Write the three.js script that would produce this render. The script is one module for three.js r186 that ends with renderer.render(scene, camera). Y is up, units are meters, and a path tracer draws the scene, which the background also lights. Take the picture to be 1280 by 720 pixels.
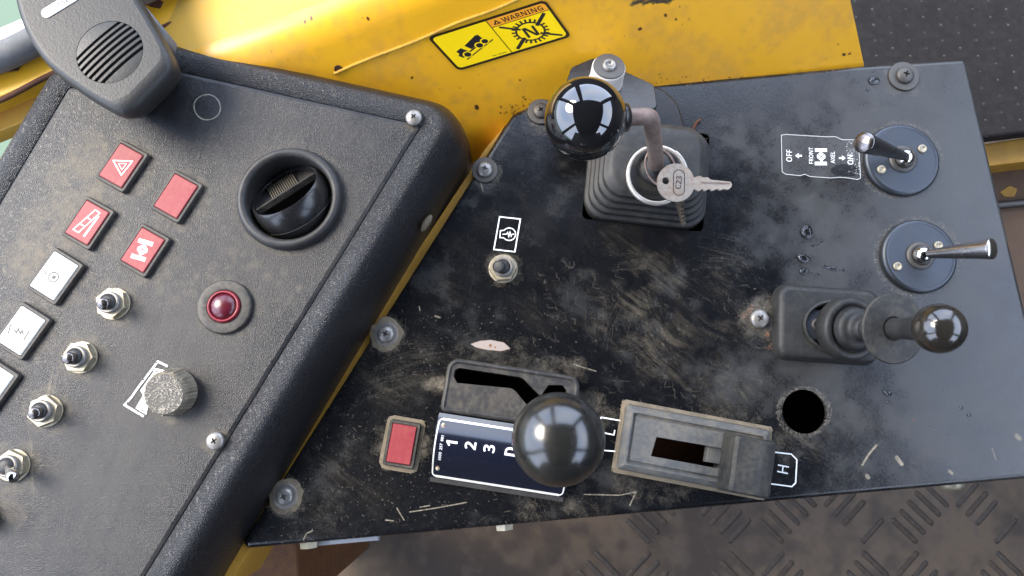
import * as THREE from 'three';
import { mergeGeometries, toCreasedNormals } from 'three/addons/utils/BufferGeometryUtils.js';
import { Brush, Evaluator, SUBTRACTION } from 'three-bvh-csg';

// ---------------------------------------------------------------- camera, sky, sun, exposure
const scene = new THREE.Scene();
const DIST = 0.40, TILT = 10 * Math.PI / 180, FOV = 42;
const camera = new THREE.PerspectiveCamera(FOV, 16 / 9, 0.01, 400);
camera.position.set(0, DIST * Math.cos(TILT), DIST * Math.sin(TILT));
camera.up.set(0, 0, -1);
camera.lookAt(0, 0, 0);
const renderer = new THREE.WebGLRenderer({ antialias: true });
renderer.toneMapping = THREE.LinearToneMapping;
renderer.toneMappingExposure = 4.8;
renderer.shadowMap.enabled = true;
{ // pale, thinly clouded sky
  const W = 512, H = 256, d = new Float32Array(W * H * 4);
  for (let j = 0; j < H; j++) for (let i = 0; i < W; i++) {
    const el = (j / H - 0.5) * Math.PI, az = i / W * Math.PI * 2, up = Math.max(0, Math.sin(el));
    const c = 0.5 + 0.25 * Math.sin(az * 3 + 4 * up) * Math.cos(az * 2 - 7 * up) + 0.25 * Math.sin(az * 5 + 9 * up + 1);
    const k = (j * W + i) * 4, m = 0.35 + 0.5 * c;
    d[k] = 0.42 * (1 - m) + 1.0 * m; d[k + 1] = 0.66 * (1 - m) + 1.06 * m; d[k + 2] = 1.15 * (1 - m) + 1.2 * m; d[k + 3] = 1;
  }
  const t = new THREE.DataTexture(d, W, H, THREE.RGBAFormat, THREE.FloatType);
  t.mapping = THREE.EquirectangularReflectionMapping; t.magFilter = THREE.LinearFilter; t.needsUpdate = true;
  scene.background = t; scene.environment = t;
}
const sun = new THREE.DirectionalLight(0xfff1dc, 1.5);
sun.position.set(-3.0, 3.1, -1.3); sun.target.position.set(0, 0, 0);
sun.castShadow = true; sun.shadow.radius = 60; sun.shadow.mapSize.set(2048, 2048);
Object.assign(sun.shadow.camera, { left: -1.5, right: 1.5, top: 1.5, bottom: -1.5, near: 0.1, far: 12 });
scene.add(sun, sun.target);

// ---------------------------------------------------------------- measuring helpers (photo pixel -> place)
const V = (x, y, z) => new THREE.Vector3(x, y, z);
const FOC = 360 / Math.tan(FOV * Math.PI / 360);
const fwd = V(0, -Math.cos(TILT), -Math.sin(TILT)), upv = V(0, Math.sin(TILT), -Math.cos(TILT));
const rayDir = (px, py) => V(px - 640, 0, 0).addScaledVector(upv, 360 - py).addScaledVector(fwd, FOC).normalize();
const P = (px, py, h = 0) => { const d = rayDir(px, py), t = (h - camera.position.y) / d.y; return camera.position.clone().addScaledVector(d, t); };
const onPlane = (px, py, p0, n) => { const d = rayDir(px, py); const t = p0.clone().sub(camera.position).dot(n) / d.dot(n); return camera.position.clone().addScaledVector(d, t); };
const K = (px, py, h = 0) => P(px, py, h).sub(camera.position).dot(fwd) / FOC;      // metres per photo pixel at that place
const toPx = (p) => { const q = p.clone().sub(camera.position), z = q.dot(fwd); return [640 + q.x / z * FOC, 360 - q.dot(upv) / z * FOC]; };
const turnOf = (x0, y0, x1, y1, h = 0) => { const a = P(x0, y0, h), b = P(x1, y1, h); return Math.atan2(-(b.z - a.z), b.x - a.x); };

// random and noise
let seed = 7; const rnd = () => { seed = (seed * 1664525 + 1013904223) >>> 0; return seed / 4294967296; };
const rr2 = (a, b) => a + (b - a) * rnd();
const hash = (x, y) => { let h = (x * 374761393 + y * 668265263) | 0; h = Math.imul(h ^ (h >>> 13), 1274126177); return ((h ^ (h >>> 16)) >>> 0) / 4294967296; };
function vnoise(x, y, per = 0) {
  const xi = Math.floor(x), yi = Math.floor(y), fx = x - xi, fy = y - yi, u = fx * fx * (3 - 2 * fx), v = fy * fy * (3 - 2 * fy);
  const w = (a) => per ? ((a % per) + per) % per : a;
  const a = hash(w(xi), w(yi)), b = hash(w(xi + 1), w(yi)), c = hash(w(xi), w(yi + 1)), d = hash(w(xi + 1), w(yi + 1));
  return a + (b - a) * u + (c - a) * v + (a - b - c + d) * u * v;
}
const fbm = (x, y, o = 4, per = 0) => { let s = 0, a = 0.5, n = 0; for (let i = 0; i < o; i++) { s += a * vnoise(x, y, per); n += a; x *= 2; y *= 2; per *= 2; a *= 0.5; } return s / n; };
const clamp = (x, a = 0, b = 1) => Math.min(b, Math.max(a, x));
const sstep = (a, b, x) => { const t = clamp((x - a) / (b - a)); return t * t * (3 - 2 * t); };
const toS = (c) => Math.round(255 * (c <= 0.0031308 ? 12.92 * c : 1.055 * Math.pow(c, 1 / 2.4) - 0.055));

// textures
function canvasOf(w, h) { const c = document.createElement('canvas'); c.width = w; c.height = h; return c; }
function texOf(c, srgb = true) { const t = new THREE.CanvasTexture(c); if (srgb) t.colorSpace = THREE.SRGBColorSpace; t.wrapS = t.wrapT = THREE.RepeatWrapping; t.magFilter = THREE.LinearFilter; return t; }
function pixels(w, h, fn) { // fn(x, y) -> linear [r,g,b]
  const c = canvasOf(w, h), x = c.getContext('2d'), im = x.createImageData(w, h);
  for (let j = 0; j < h; j++) for (let i = 0; i < w; i++) { const q = fn(i, j), k = (j * w + i) * 4; im.data[k] = q[0]; im.data[k + 1] = q[1]; im.data[k + 2] = q[2]; im.data[k + 3] = 255; }
  x.putImageData(im, 0, 0); return c;
}
const mix3 = (a, b, t) => [a[0] + (b[0] - a[0]) * t, a[1] + (b[1] - a[1]) * t, a[2] + (b[2] - a[2]) * t];
const TILE = 0.045;                                                    // tiled textures span 45 mm
function grime(base, dust, amount, r0, r1, opt = {}) {                // worn surface: base colour under patches and specks of dust
  const N = 256, per = 8, o = opt.off || 0;
  const f = new Float32Array(N * N);
  for (let j = 0; j < N; j++) for (let i = 0; i < N; i++) {
    const a = fbm(i / N * per + o, j / N * per, 5, 0), b = fbm(i / N * 24 + o, j / N * 24 + 5, 3, 0);
    let wv = amount * (0.05 + 0.9 * sstep(0.30, 0.78, a * 0.5 + b * 0.5) * 0.8 + 0.25 * (hash(i + o, j) - 0.5)) + (hash(i + o, j + 99) > 0.988 ? 0.4 : 0) * (0.3 + amount);
    f[j * N + i] = clamp(wv);
  }
  // blend the borders so that the tile repeats without a seam
  const g = (i, j) => { const bl = (t) => clamp((t / N - 0.85) / 0.15); const u = bl(i), v = bl(j), q = (a, b) => f[((b + N) % N) * N + ((a + N) % N)];
    const i2 = i - Math.floor(N * 0.85), j2 = j - Math.floor(N * 0.85);
    const top = u > 0 ? q(i, j) * (1 - u) + q(i2 % 20, j) * u : q(i, j); return v > 0 ? top * (1 - v) + q(i, j2 % 20) * v : top; };
  const map = texOf(pixels(N, N, (i, j) => mix3(base, dust, g(i, j)).map(toS)));
  if (r0 >= 0.3 && !opt.rm) return { map, roughness: r0 + (r1 - r0) * 0.45 };
  const rough = texOf(pixels(N, N, (i, j) => { const v = 255 * (r0 + (r1 - r0) * g(i, j)); return [v, v, v]; }), false);
  return { map, roughnessMap: rough, roughness: 1 };
}
const mat = (o, Cls = THREE.MeshPhysicalMaterial) => new Cls({ side: THREE.DoubleSide, ...o });

// geometry
const creased = (g, a) => { const q = toCreasedNormals(g.clone().scale(1000, 1000, 1000), a); return q.scale(0.001, 0.001, 0.001); };   // the addon welds at a centimetre: work in millimetres
function boxUV(g0, s = 1 / TILE) {
  let g = g0.index ? g0.toNonIndexed() : g0; const p = g.attributes.position; if (!g.attributes.normal) g.computeVertexNormals();
  const uv = new Float32Array(p.count * 2), a = V(), b = V(), c = V();
  for (let i = 0; i < p.count; i += 3) {
    a.fromBufferAttribute(p, i); b.fromBufferAttribute(p, i + 1); c.fromBufferAttribute(p, i + 2);
    const n = b.clone().sub(a).cross(c.clone().sub(a)); const ax = Math.abs(n.x), ay = Math.abs(n.y), az = Math.abs(n.z);
    [a, b, c].forEach((q, k) => { const [u, v] = ay >= ax && ay >= az ? [q.x, q.z] : ax > az ? [q.z, q.y] : [q.x, q.y]; uv[(i + k) * 2] = u * s; uv[(i + k) * 2 + 1] = v * s; });
  }
  g.setAttribute('uv', new THREE.BufferAttribute(uv, 2)); return g;
}
function clean(g) { let q = g.index ? g.toNonIndexed() : g.clone(); for (const k of Object.keys(q.attributes)) if (!['position', 'normal', 'uv'].includes(k)) q.deleteAttribute(k); if (!q.attributes.normal) q.computeVertexNormals(); if (!q.attributes.uv) q.setAttribute('uv', new THREE.BufferAttribute(new Float32Array(q.attributes.position.count * 2), 2)); return q; }
const merge = (a) => a.length === 1 ? clean(a[0]) : mergeGeometries(a.map(clean));
const moved = (g, x, y, z) => g.clone().translate(x, y, z);
function loft(rings, { capA = false, capB = false, crease = 0.7, open = false } = {}) {
  const n = rings[0].length, pos = [], idx = [];
  for (const r of rings) for (const p of r) pos.push(...p);
  for (let k = 0; k + 1 < rings.length; k++) for (let i = 0; i < (open ? n - 1 : n); i++) {
    const j = (i + 1) % n, a = k * n + i, b = k * n + j, c = (k + 1) * n + i, d = (k + 1) * n + j; idx.push(a, b, d, a, d, c);
  }
  const cap = (r, flip) => { const base = pos.length / 3, c = [0, 0, 0]; r.forEach(p => { pos.push(...p); c[0] += p[0] / n; c[1] += p[1] / n; c[2] += p[2] / n; }); pos.push(...c);
    for (let i = 0; i < n; i++) { const j = (i + 1) % n; flip ? idx.push(base + i, base + n, base + j) : idx.push(base + i, base + j, base + n); } };
  if (capA) cap(rings[0], true); if (capB) cap(rings[rings.length - 1], false);
  const g = new THREE.BufferGeometry(); g.setAttribute('position', new THREE.Float32BufferAttribute(pos, 3)); g.setIndex(idx);
  return boxUV(creased(g, crease));
}
function rrect(w, d, r, y = 0, cx = 0, cz = 0, seg = 5) { // rounded rectangle ring, seen from above
  const o = [], hw = w / 2, hd = d / 2; r = Math.min(r, hw, hd);
  for (const [sx, sz, a0] of [[1, -1, -90], [1, 1, 0], [-1, 1, 90], [-1, -1, 180]])
    for (let k = 0; k <= seg; k++) { const a = (a0 + 90 * k / seg) * Math.PI / 180; o.push([cx + sx * (hw - r) + r * Math.cos(a), y, cz + sz * (hd - r) + r * Math.sin(a)]); }
  return o.reverse();
}
const ringAt = (r, y, n = 40) => Array.from({ length: n }, (_, i) => [r * Math.cos(-i / n * 2 * Math.PI), y, r * Math.sin(-i / n * 2 * Math.PI)]);
const lathe = (pts, seg = 40) => boxUV(new THREE.LatheGeometry(pts.map(p => new THREE.Vector2(p[0], p[1])), seg));
function along(g, a, b) { // a shape built up the y axis from 0, carried to a with its axis towards b
  const q = new THREE.Quaternion().setFromUnitVectors(V(0, 1, 0), b.clone().sub(a).normalize()); return g.clone().applyQuaternion(q).translate(a.x, a.y, a.z);
}
function fillet(pts, radii, seg = 8) { // 2D corners -> rounded outline
  const o = [], n = pts.length;
  for (let i = 0; i < n; i++) {
    const p = pts[i], a = pts[(i + n - 1) % n], b = pts[(i + 1) % n], R = Array.isArray(radii) ? radii[i] : radii;
    const u = [a[0] - p[0], a[1] - p[1]], v = [b[0] - p[0], b[1] - p[1]], lu = Math.hypot(...u), lv = Math.hypot(...v); u[0] /= lu; u[1] /= lu; v[0] /= lv; v[1] /= lv;
    const ang = Math.acos(clamp(u[0] * v[0] + u[1] * v[1], -1, 1)), t = Math.min(R / Math.tan(ang / 2), lu * 0.48, lv * 0.48);
    if (R <= 0) { o.push(p); continue; }
    const A = [p[0] + u[0] * t, p[1] + u[1] * t], B = [p[0] + v[0] * t, p[1] + v[1] * t], Rr = t * Math.tan(ang / 2), bis = [u[0] + v[0], u[1] + v[1]], lb = Math.hypot(...bis), dc = Rr / Math.sin(ang / 2);
    const C = [p[0] + bis[0] / lb * dc, p[1] + bis[1] / lb * dc]; let a0 = Math.atan2(A[1] - C[1], A[0] - C[0]), a1 = Math.atan2(B[1] - C[1], B[0] - C[0]); let da = a1 - a0; while (da > Math.PI) da -= 2 * Math.PI; while (da < -Math.PI) da += 2 * Math.PI;
    for (let k = 0; k <= seg; k++) { const aa = a0 + da * k / seg; o.push([C[0] + Rr * Math.cos(aa), C[1] + Rr * Math.sin(aa)]); }
  }
  return o;
}
const area2 = (o) => o.reduce((s, p, i) => { const q = o[(i + 1) % o.length]; return s + p[0] * q[1] - q[0] * p[1]; }, 0) / 2;
function inset(o, d) { // offset a closed outline inwards
  const n = o.length, s = Math.sign(area2(o)); return o.map((p, i) => { const a = o[(i + n - 1) % n], b = o[(i + 1) % n];
    let e1 = [p[0] - a[0], p[1] - a[1]], e2 = [b[0] - p[0], b[1] - p[1]]; const l1 = Math.hypot(...e1) || 1, l2 = Math.hypot(...e2) || 1; e1 = [e1[0] / l1, e1[1] / l1]; e2 = [e2[0] / l2, e2[1] / l2];
    const nx = -(e1[1] + e2[1]) * s, ny = (e1[0] + e2[0]) * s, l = Math.hypot(nx, ny) || 1, c = Math.max(0.35, Math.sqrt((1 + e1[0] * e2[0] + e1[1] * e2[1]) / 2)); return [p[0] + nx / l * d / c, p[1] + ny / l * d / c]; });
}
const ring3 = (o, y) => o.map(p => [p[0], y, p[1]]);
function capGeo(o, holes, y) { // flat face with holes, facing up
  const sh = new THREE.Shape(o.map(p => new THREE.Vector2(p[0], p[1]))); for (const h of holes) sh.holes.push(new THREE.Path(h.map(p => new THREE.Vector2(p[0], p[1]))));
  const g = new THREE.ShapeGeometry(sh).toNonIndexed(), a = g.attributes.position, out = new Float32Array(a.count * 3);
  for (let i = 0; i < a.count; i += 3) [0, 2, 1].forEach((k, m) => { out[(i + m) * 3] = a.getX(i + k); out[(i + m) * 3 + 1] = y; out[(i + m) * 3 + 2] = a.getY(i + k); });
  const q = new THREE.BufferGeometry(); q.setAttribute('position', new THREE.BufferAttribute(out, 3)); q.computeVertexNormals(); return boxUV(q);
}
const circle = (x, z, r, n = 48) => Array.from({ length: n }, (_, i) => [x + r * Math.cos(i / n * 2 * Math.PI), z + r * Math.sin(i / n * 2 * Math.PI)]);
function sweepUp(o, prof, crease = 0.8) { const q = area2(o) > 0 ? [...o].reverse() : o; return loft(prof.map(([d, y]) => ring3(inset(q, d), y)), { crease }); }
function sweepPoly(corners, radii, prof, seg = 8) { // as sweepUp, but every ring is rounded afresh so that tight corners stay clean
  const q = area2(corners) > 0 ? [...corners].reverse() : corners, rd = area2(corners) > 0 ? [...radii].reverse() : radii;
  return loft(prof.map(([d, y]) => ring3(fillet(inset(q, d), rd.map(r => Math.max(r - d, 0.0015)), seg), y)), { crease: 0.8 });
}
function slab(o, y, th, bev = 0.0006, holes = []) { // flat plate with softened top edge, holes go through
  const top = inset(o, bev), gs = [sweepUp(o, [[0, y - th], [0, y - bev], [bev * 0.3, y - bev * 0.3], [bev, y]]), capGeo(top, holes, y), capGeo(o, holes, y - th)];
  for (const h of holes) gs.push(sweepUp(h, [[0, y], [0, y - th]])); return merge(gs);
}
function poly(pts, y) { return pts.map(([a, b]) => { const p = P(a, b, y); return [p.x, p.z]; }); }
function tubeAlong(pts, r, seg = 60, rs = 14, tension = 0.5) { return boxUV(new THREE.TubeGeometry(new THREE.CatmullRomCurve3(pts, false, 'catmullrom', tension), seg, r, rs, false)); }

// objects
const names = new Map();
function numbered(n) { const k = names.get(n) || 0; names.set(n, k + 1); return k ? `${n}_${String(k).padStart(3, '0')}` : n; }
function thing(name, label, category, pos = V(), turn = 0, group) {
  const o = new THREE.Group(); o.name = numbered(name); o.position.copy(pos); o.rotation.y = turn; o.userData = { label, category }; if (group) o.userData.group = group; scene.add(o); return o;
}
function part(name, g, m, parent, label) { const o = new THREE.Mesh(g, m); o.name = name; o.castShadow = o.receiveShadow = true; if (label) o.userData.label = label; parent.add(o); return o; }
function struct(name, g, m) { const o = part(numbered(name), g, m, scene); o.userData.kind = 'structure'; return o; }
function decalMesh(name, parent, w, d, y, res, draw, opt = {}) { // flat print of w x d metres; draw() works in photo-pixel-sized units about the centre
  const c = canvasOf(Math.round(w * res), Math.round(d * res)), x = c.getContext('2d'); x.translate(c.width / 2, c.height / 2); x.scale(res * (opt.k || 1), res * (opt.k || 1)); draw(x);
  const g = new THREE.PlaneGeometry(w, d).rotateX(-Math.PI / 2); const t = texOf(c);
  const o = part(name, g, mat({ map: t, transparent: !opt.opaque, roughness: opt.rough ?? 0.5 }), parent, opt.label); o.position.y = y; return o;
}

// ---------------------------------------------------------------- materials
const DUST = [0.23, 0.205, 0.16];
const M = {
  plastic: mat({ ...grime([0.013, 0.013, 0.014], [0.10, 0.09, 0.075], 0.25, 0.34, 0.8) }),
  plasticGloss: mat({ ...grime([0.012, 0.012, 0.013], [0.05, 0.046, 0.04], 0.25, 0.24, 0.4, { off: 17 }) }),
  ribDust: mat({ color: new THREE.Color().setRGB(0.085, 0.07, 0.05), roughness: 0.8 }),
  polished: mat({ ...grime([0.46, 0.44, 0.43], [0.20, 0.17, 0.15], 0.35, 0.2, 0.5, { off: 19 }), metalness: 1 }),
  plasticDusty: mat({ ...grime([0.012, 0.012, 0.013], [0.13, 0.11, 0.08], 0.55, 0.32, 0.9, { off: 31 }) }),
  rubber: mat({ ...grime([0.010, 0.0105, 0.011], [0.085, 0.075, 0.055], 0.34, 0.32, 0.85, { off: 57 }) }),
  greyRubber: mat({ ...grime([0.075, 0.078, 0.080], [0.26, 0.225, 0.16], 0.5, 0.45, 0.9, { off: 77 }) }),
  knobRubber: mat({ ...grime([0.013, 0.013, 0.013], [0.13, 0.115, 0.08], 0.42, 0.36, 0.9, { off: 91 }) }),
  ballGloss: mat({ ...grime([0.007, 0.007, 0.008], [0.05, 0.047, 0.042], 0.02, 0.045, 0.45, { off: 13 }), clearcoat: 0.8, clearcoatRoughness: 0.03, ior: 1.7 }),
  ballWorn: mat({ ...grime([0.013, 0.013, 0.012], [0.05, 0.046, 0.036], 0.4, 0.18, 0.38, { off: 23 }), specularIntensity: 1.0, ior: 1.7 }),
  ballBronze: mat({ ...grime([0.014, 0.012, 0.010], [0.07, 0.058, 0.042], 0.4, 0.12, 0.45, { off: 29 }), ior: 1.75 }),
  steel: mat({ ...grime([0.27, 0.26, 0.245], [0.14, 0.115, 0.085], 0.7, 0.28, 0.7, { off: 5 }), metalness: 0.55 }),
  zinc: mat({ ...grime([0.42, 0.38, 0.29], [0.26, 0.21, 0.13], 0.9, 0.34, 0.75, { off: 9 }), metalness: 0.75 }),
  chrome: mat({ ...grime([0.55, 0.52, 0.48], [0.20, 0.15, 0.10], 0.2, 0.14, 0.5, { off: 3 }), metalness: 1 }),
  darkChrome: mat({ ...grime([0.20, 0.185, 0.18], [0.09, 0.06, 0.045], 0.35, 0.2, 0.6, { off: 43 }), metalness: 0.95 }),
  darkSteel: mat({ ...grime([0.10, 0.095, 0.09], [0.12, 0.095, 0.07], 0.4, 0.35, 0.8, { off: 47 }), metalness: 0.7 }),
  rustRod: mat({ ...grime([0.27, 0.205, 0.175], [0.13, 0.075, 0.05], 0.7, 0.45, 0.85, { off: 61 }), metalness: 0.35 }),
  rust: mat({ ...grime([0.10, 0.038, 0.018], [0.045, 0.02, 0.013], 0.5, 0.8, 0.95, { off: 67 }) }),
  yellow: mat({ ...grime([0.78, 0.41, 0.016], [0.60, 0.36, 0.06], 0.22, 0.3, 0.55, { off: 71 }), clearcoat: 0.3, clearcoatRoughness: 0.25 }),
  yellowDusty: mat({ ...grime([0.66, 0.37, 0.035], [0.50, 0.36, 0.14], 0.55, 0.42, 0.7, { off: 73 }) }),
  ochre: mat({ ...grime([0.42, 0.22, 0.02], [0.16, 0.07, 0.02], 0.35, 0.5, 0.8, { off: 79 }) }),
  rustPaint: mat({ ...grime([0.15, 0.06, 0.015], [0.05, 0.022, 0.012], 0.8, 0.6, 0.9, { off: 81 }) }),
  keyDark: mat({ ...grime([0.075, 0.06, 0.045], [0.12, 0.085, 0.055], 0.5, 0.35, 0.7, { off: 85 }), metalness: 0.4 }),
  red: mat({ ...grime([0.21, 0.010, 0.021], [0.30, 0.075, 0.06], 0.6, 0.38, 0.7, { off: 83 }) }),
  white: mat({ ...grime([0.80, 0.79, 0.73], [0.66, 0.62, 0.50], 0.4, 0.4, 0.65, { off: 89 }) }),
  blackPaint: mat({ ...grime([0.010, 0.010, 0.011], [0.05, 0.04, 0.03], 0.3, 0.25, 0.7, { off: 97 }) }),
  blueDisc: mat({ ...grime([0.060, 0.069, 0.083], [0.09, 0.085, 0.08], 0.35, 0.34, 0.5, { off: 101 }), metalness: 0.75 }),
  dirtRing: mat({ ...grime([0.19, 0.155, 0.105], [0.07, 0.058, 0.042], 0.8, 0.95, 0.95, { off: 103 }) }),
  gasket: mat({ ...grime([0.11, 0.115, 0.12], [0.22, 0.20, 0.18], 0.4, 0.6, 0.9, { off: 107 }) }),
  aluminium: mat({ ...grime([0.42, 0.45, 0.50], [0.36, 0.35, 0.33], 0.4, 0.4, 0.6, { off: 109 }), metalness: 0.4 }),
  paleDust: mat({ ...grime([0.52, 0.52, 0.48], [0.36, 0.33, 0.27], 0.45, 0.6, 0.9, { off: 113 }) }),
  mic: mat({ color: new THREE.Color().setRGB(0.030, 0.030, 0.029), roughness: 0.44, specularIntensity: 0.7 }),
  micDark: mat({ ...grime([0.022, 0.022, 0.022], [0.08, 0.07, 0.06], 0.3, 0.4, 0.75, { off: 119 }) }),
  brownBoard: mat({ ...grime([0.13, 0.075, 0.042], [0.075, 0.05, 0.035], 0.5, 0.7, 0.9, { off: 121 }) }),
  headliner: mat({ ...grime([0.03, 0.03, 0.03], [0.05, 0.045, 0.04], 0.4, 0.9, 0.95, { off: 127 }) }),
  water: mat({ color: 0xffffff, transmission: 1, thickness: 0.003, ior: 1.4, roughness: 0.0 }),
};
const DROP = M.water;

// ---------------------------------------------------------------- surface dirt of the two panels, drawn where it lies
function surface(x0, x1, z0, z1, W, paint, shade) { // paint() draws two masks (dust, wear) with a photo-pixel pen; shade() turns them into colour and roughness
  const H = Math.round(W * (z1 - z0) / (x1 - x0)), cs = [canvasOf(W, H), canvasOf(W, H)], xs = cs.map(c => c.getContext('2d'));
  const res = W / (x1 - x0);
  const pen = (h) => (a, b) => { const p = P(a, b, h); return [(p.x - x0) * res, (p.z - z0) * res]; };
  for (const x of xs) { x.fillStyle = '#000'; x.fillRect(0, 0, W, H); x.lineCap = 'round'; x.lineJoin = 'round'; }
  paint(xs[0], xs[1], pen, res);
  const d = xs[0].getImageData(0, 0, W, H).data, w = xs[1].getImageData(0, 0, W, H).data;
  const a = canvasOf(W, H), b = canvasOf(W, H), ax = a.getContext('2d'), bx = b.getContext('2d'), ai = ax.createImageData(W, H), bi = bx.createImageData(W, H);
  for (let j = 0; j < H; j++) for (let i = 0; i < W; i++) { const k = (j * W + i) * 4, [c, r] = shade(i / res * 1000, j / res * 1000, d[k] / 255, w[k] / 255, w[k + 1] / 255, w[k + 2] / 255);   // millimetres
    for (let m = 0; m < 3; m++) { ai.data[k + m] = toS(c[m]); bi.data[k + m] = 255 * r; } ai.data[k + 3] = bi.data[k + 3] = 255; }
  ax.putImageData(ai, 0, 0); bx.putImageData(bi, 0, 0);
  return { map: texOf(a), roughnessMap: texOf(b, false), uv: (g) => { const p = g.attributes.position, uv = new Float32Array(p.count * 2); for (let i = 0; i < p.count; i++) { uv[2 * i] = (p.getX(i) - x0) / (x1 - x0); uv[2 * i + 1] = 1 - (p.getZ(i) - z0) / (z1 - z0); } g.setAttribute('uv', new THREE.BufferAttribute(uv, 2)); return g; } };
}
function dab(x, pen, px, py, r, n, a, grey = 255, size = [0.4, 1.6], sq = 1) { // a scatter of grains about a point
  for (let i = 0; i < n / 14; i++) { const t = rnd() * 6.283, q = r * 0.85 * Math.sqrt(rnd()), [u, v] = pen(px + Math.cos(t) * q, py + Math.sin(t) * q * sq); x.fillStyle = `rgba(${grey},${grey},${grey},${a * 0.11})`; x.beginPath(); x.ellipse(u, v, rr2(6, 20), rr2(4, 12), rnd() * 3, 0, 7); x.fill(); }
  n *= 1.6; a *= 0.6; size = [0.3, size[1] * 0.62];
  for (let i = 0; i < n; i++) { const t = rnd() * 6.283, q = r * Math.sqrt(rnd()) * (0.7 + 0.5 * rnd()); const [u, v] = pen(px + Math.cos(t) * q, py + Math.sin(t) * q * sq); x.fillStyle = `rgba(${grey},${grey},${grey},${a * (0.4 + 0.6 * rnd())})`; x.beginPath(); x.arc(u, v, rr2(...size), 0, 7); x.fill(); }
}
function streak(x, pen, pts, w, a, grey = 255, n = 12, spread = 6) { // a wiped smear: a bundle of broken thin lines
  for (let i = 0; i < n; i++) { const ox = rr2(-spread, spread), oy = rr2(-spread, spread); x.strokeStyle = `rgba(${grey},${grey},${grey},${a * rnd()})`; x.lineWidth = w * rr2(0.3, 1.2);
    const s = rnd() * 0.4, e = 0.6 + rnd() * 0.4, L = pts.length - 1; x.beginPath();
    for (let k = 0; k <= 14; k++) { const t = (s + (e - s) * k / 14) * L, q = Math.min(L - 1, Math.floor(t)), f = t - q; const [u, v] = pen(pts[q][0] + (pts[q + 1][0] - pts[q][0]) * f + ox + rr2(-0.5, 0.5), pts[q][1] + (pts[q + 1][1] - pts[q][1]) * f + oy + rr2(-0.5, 0.5)); k ? x.lineTo(u, v) : x.moveTo(u, v); } x.stroke(); }
}
const DROPS = [[1008, 290, 15, 17, 20], [1004, 323, 15, 11, 15], [1005, 339, 10, 9, 0], [1041, 336, 17, 5, 15], [1092, 101, 15, 10, 20], [1085, 112, 5, 4, 0], [1016, 307, 4, 3, 0], [1022, 305, 5, 3, -40], [1027, 301, 4, 3, 20], [1016, 342, 4, 3, 0], [1022, 344, 4, 4, 0], [1030, 333, 6, 3, 10], [1054, 338, 4, 3, 0], [984, 290, 4, 3, 0], [1109, 491, 10, 8, 30], [1111, 503, 8, 4, 25], [1201, 510, 5, 4, 0], [1211, 519, 5, 4, 0], [981, 372, 4, 4, 0], [975, 430, 5, 3, 10], [885, 345, 4, 3, 0]];   // water drops on the plate: place, size in photo pixels, turn
const HL = 0.035;                                                      // height of the padded dash above the console top
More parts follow.
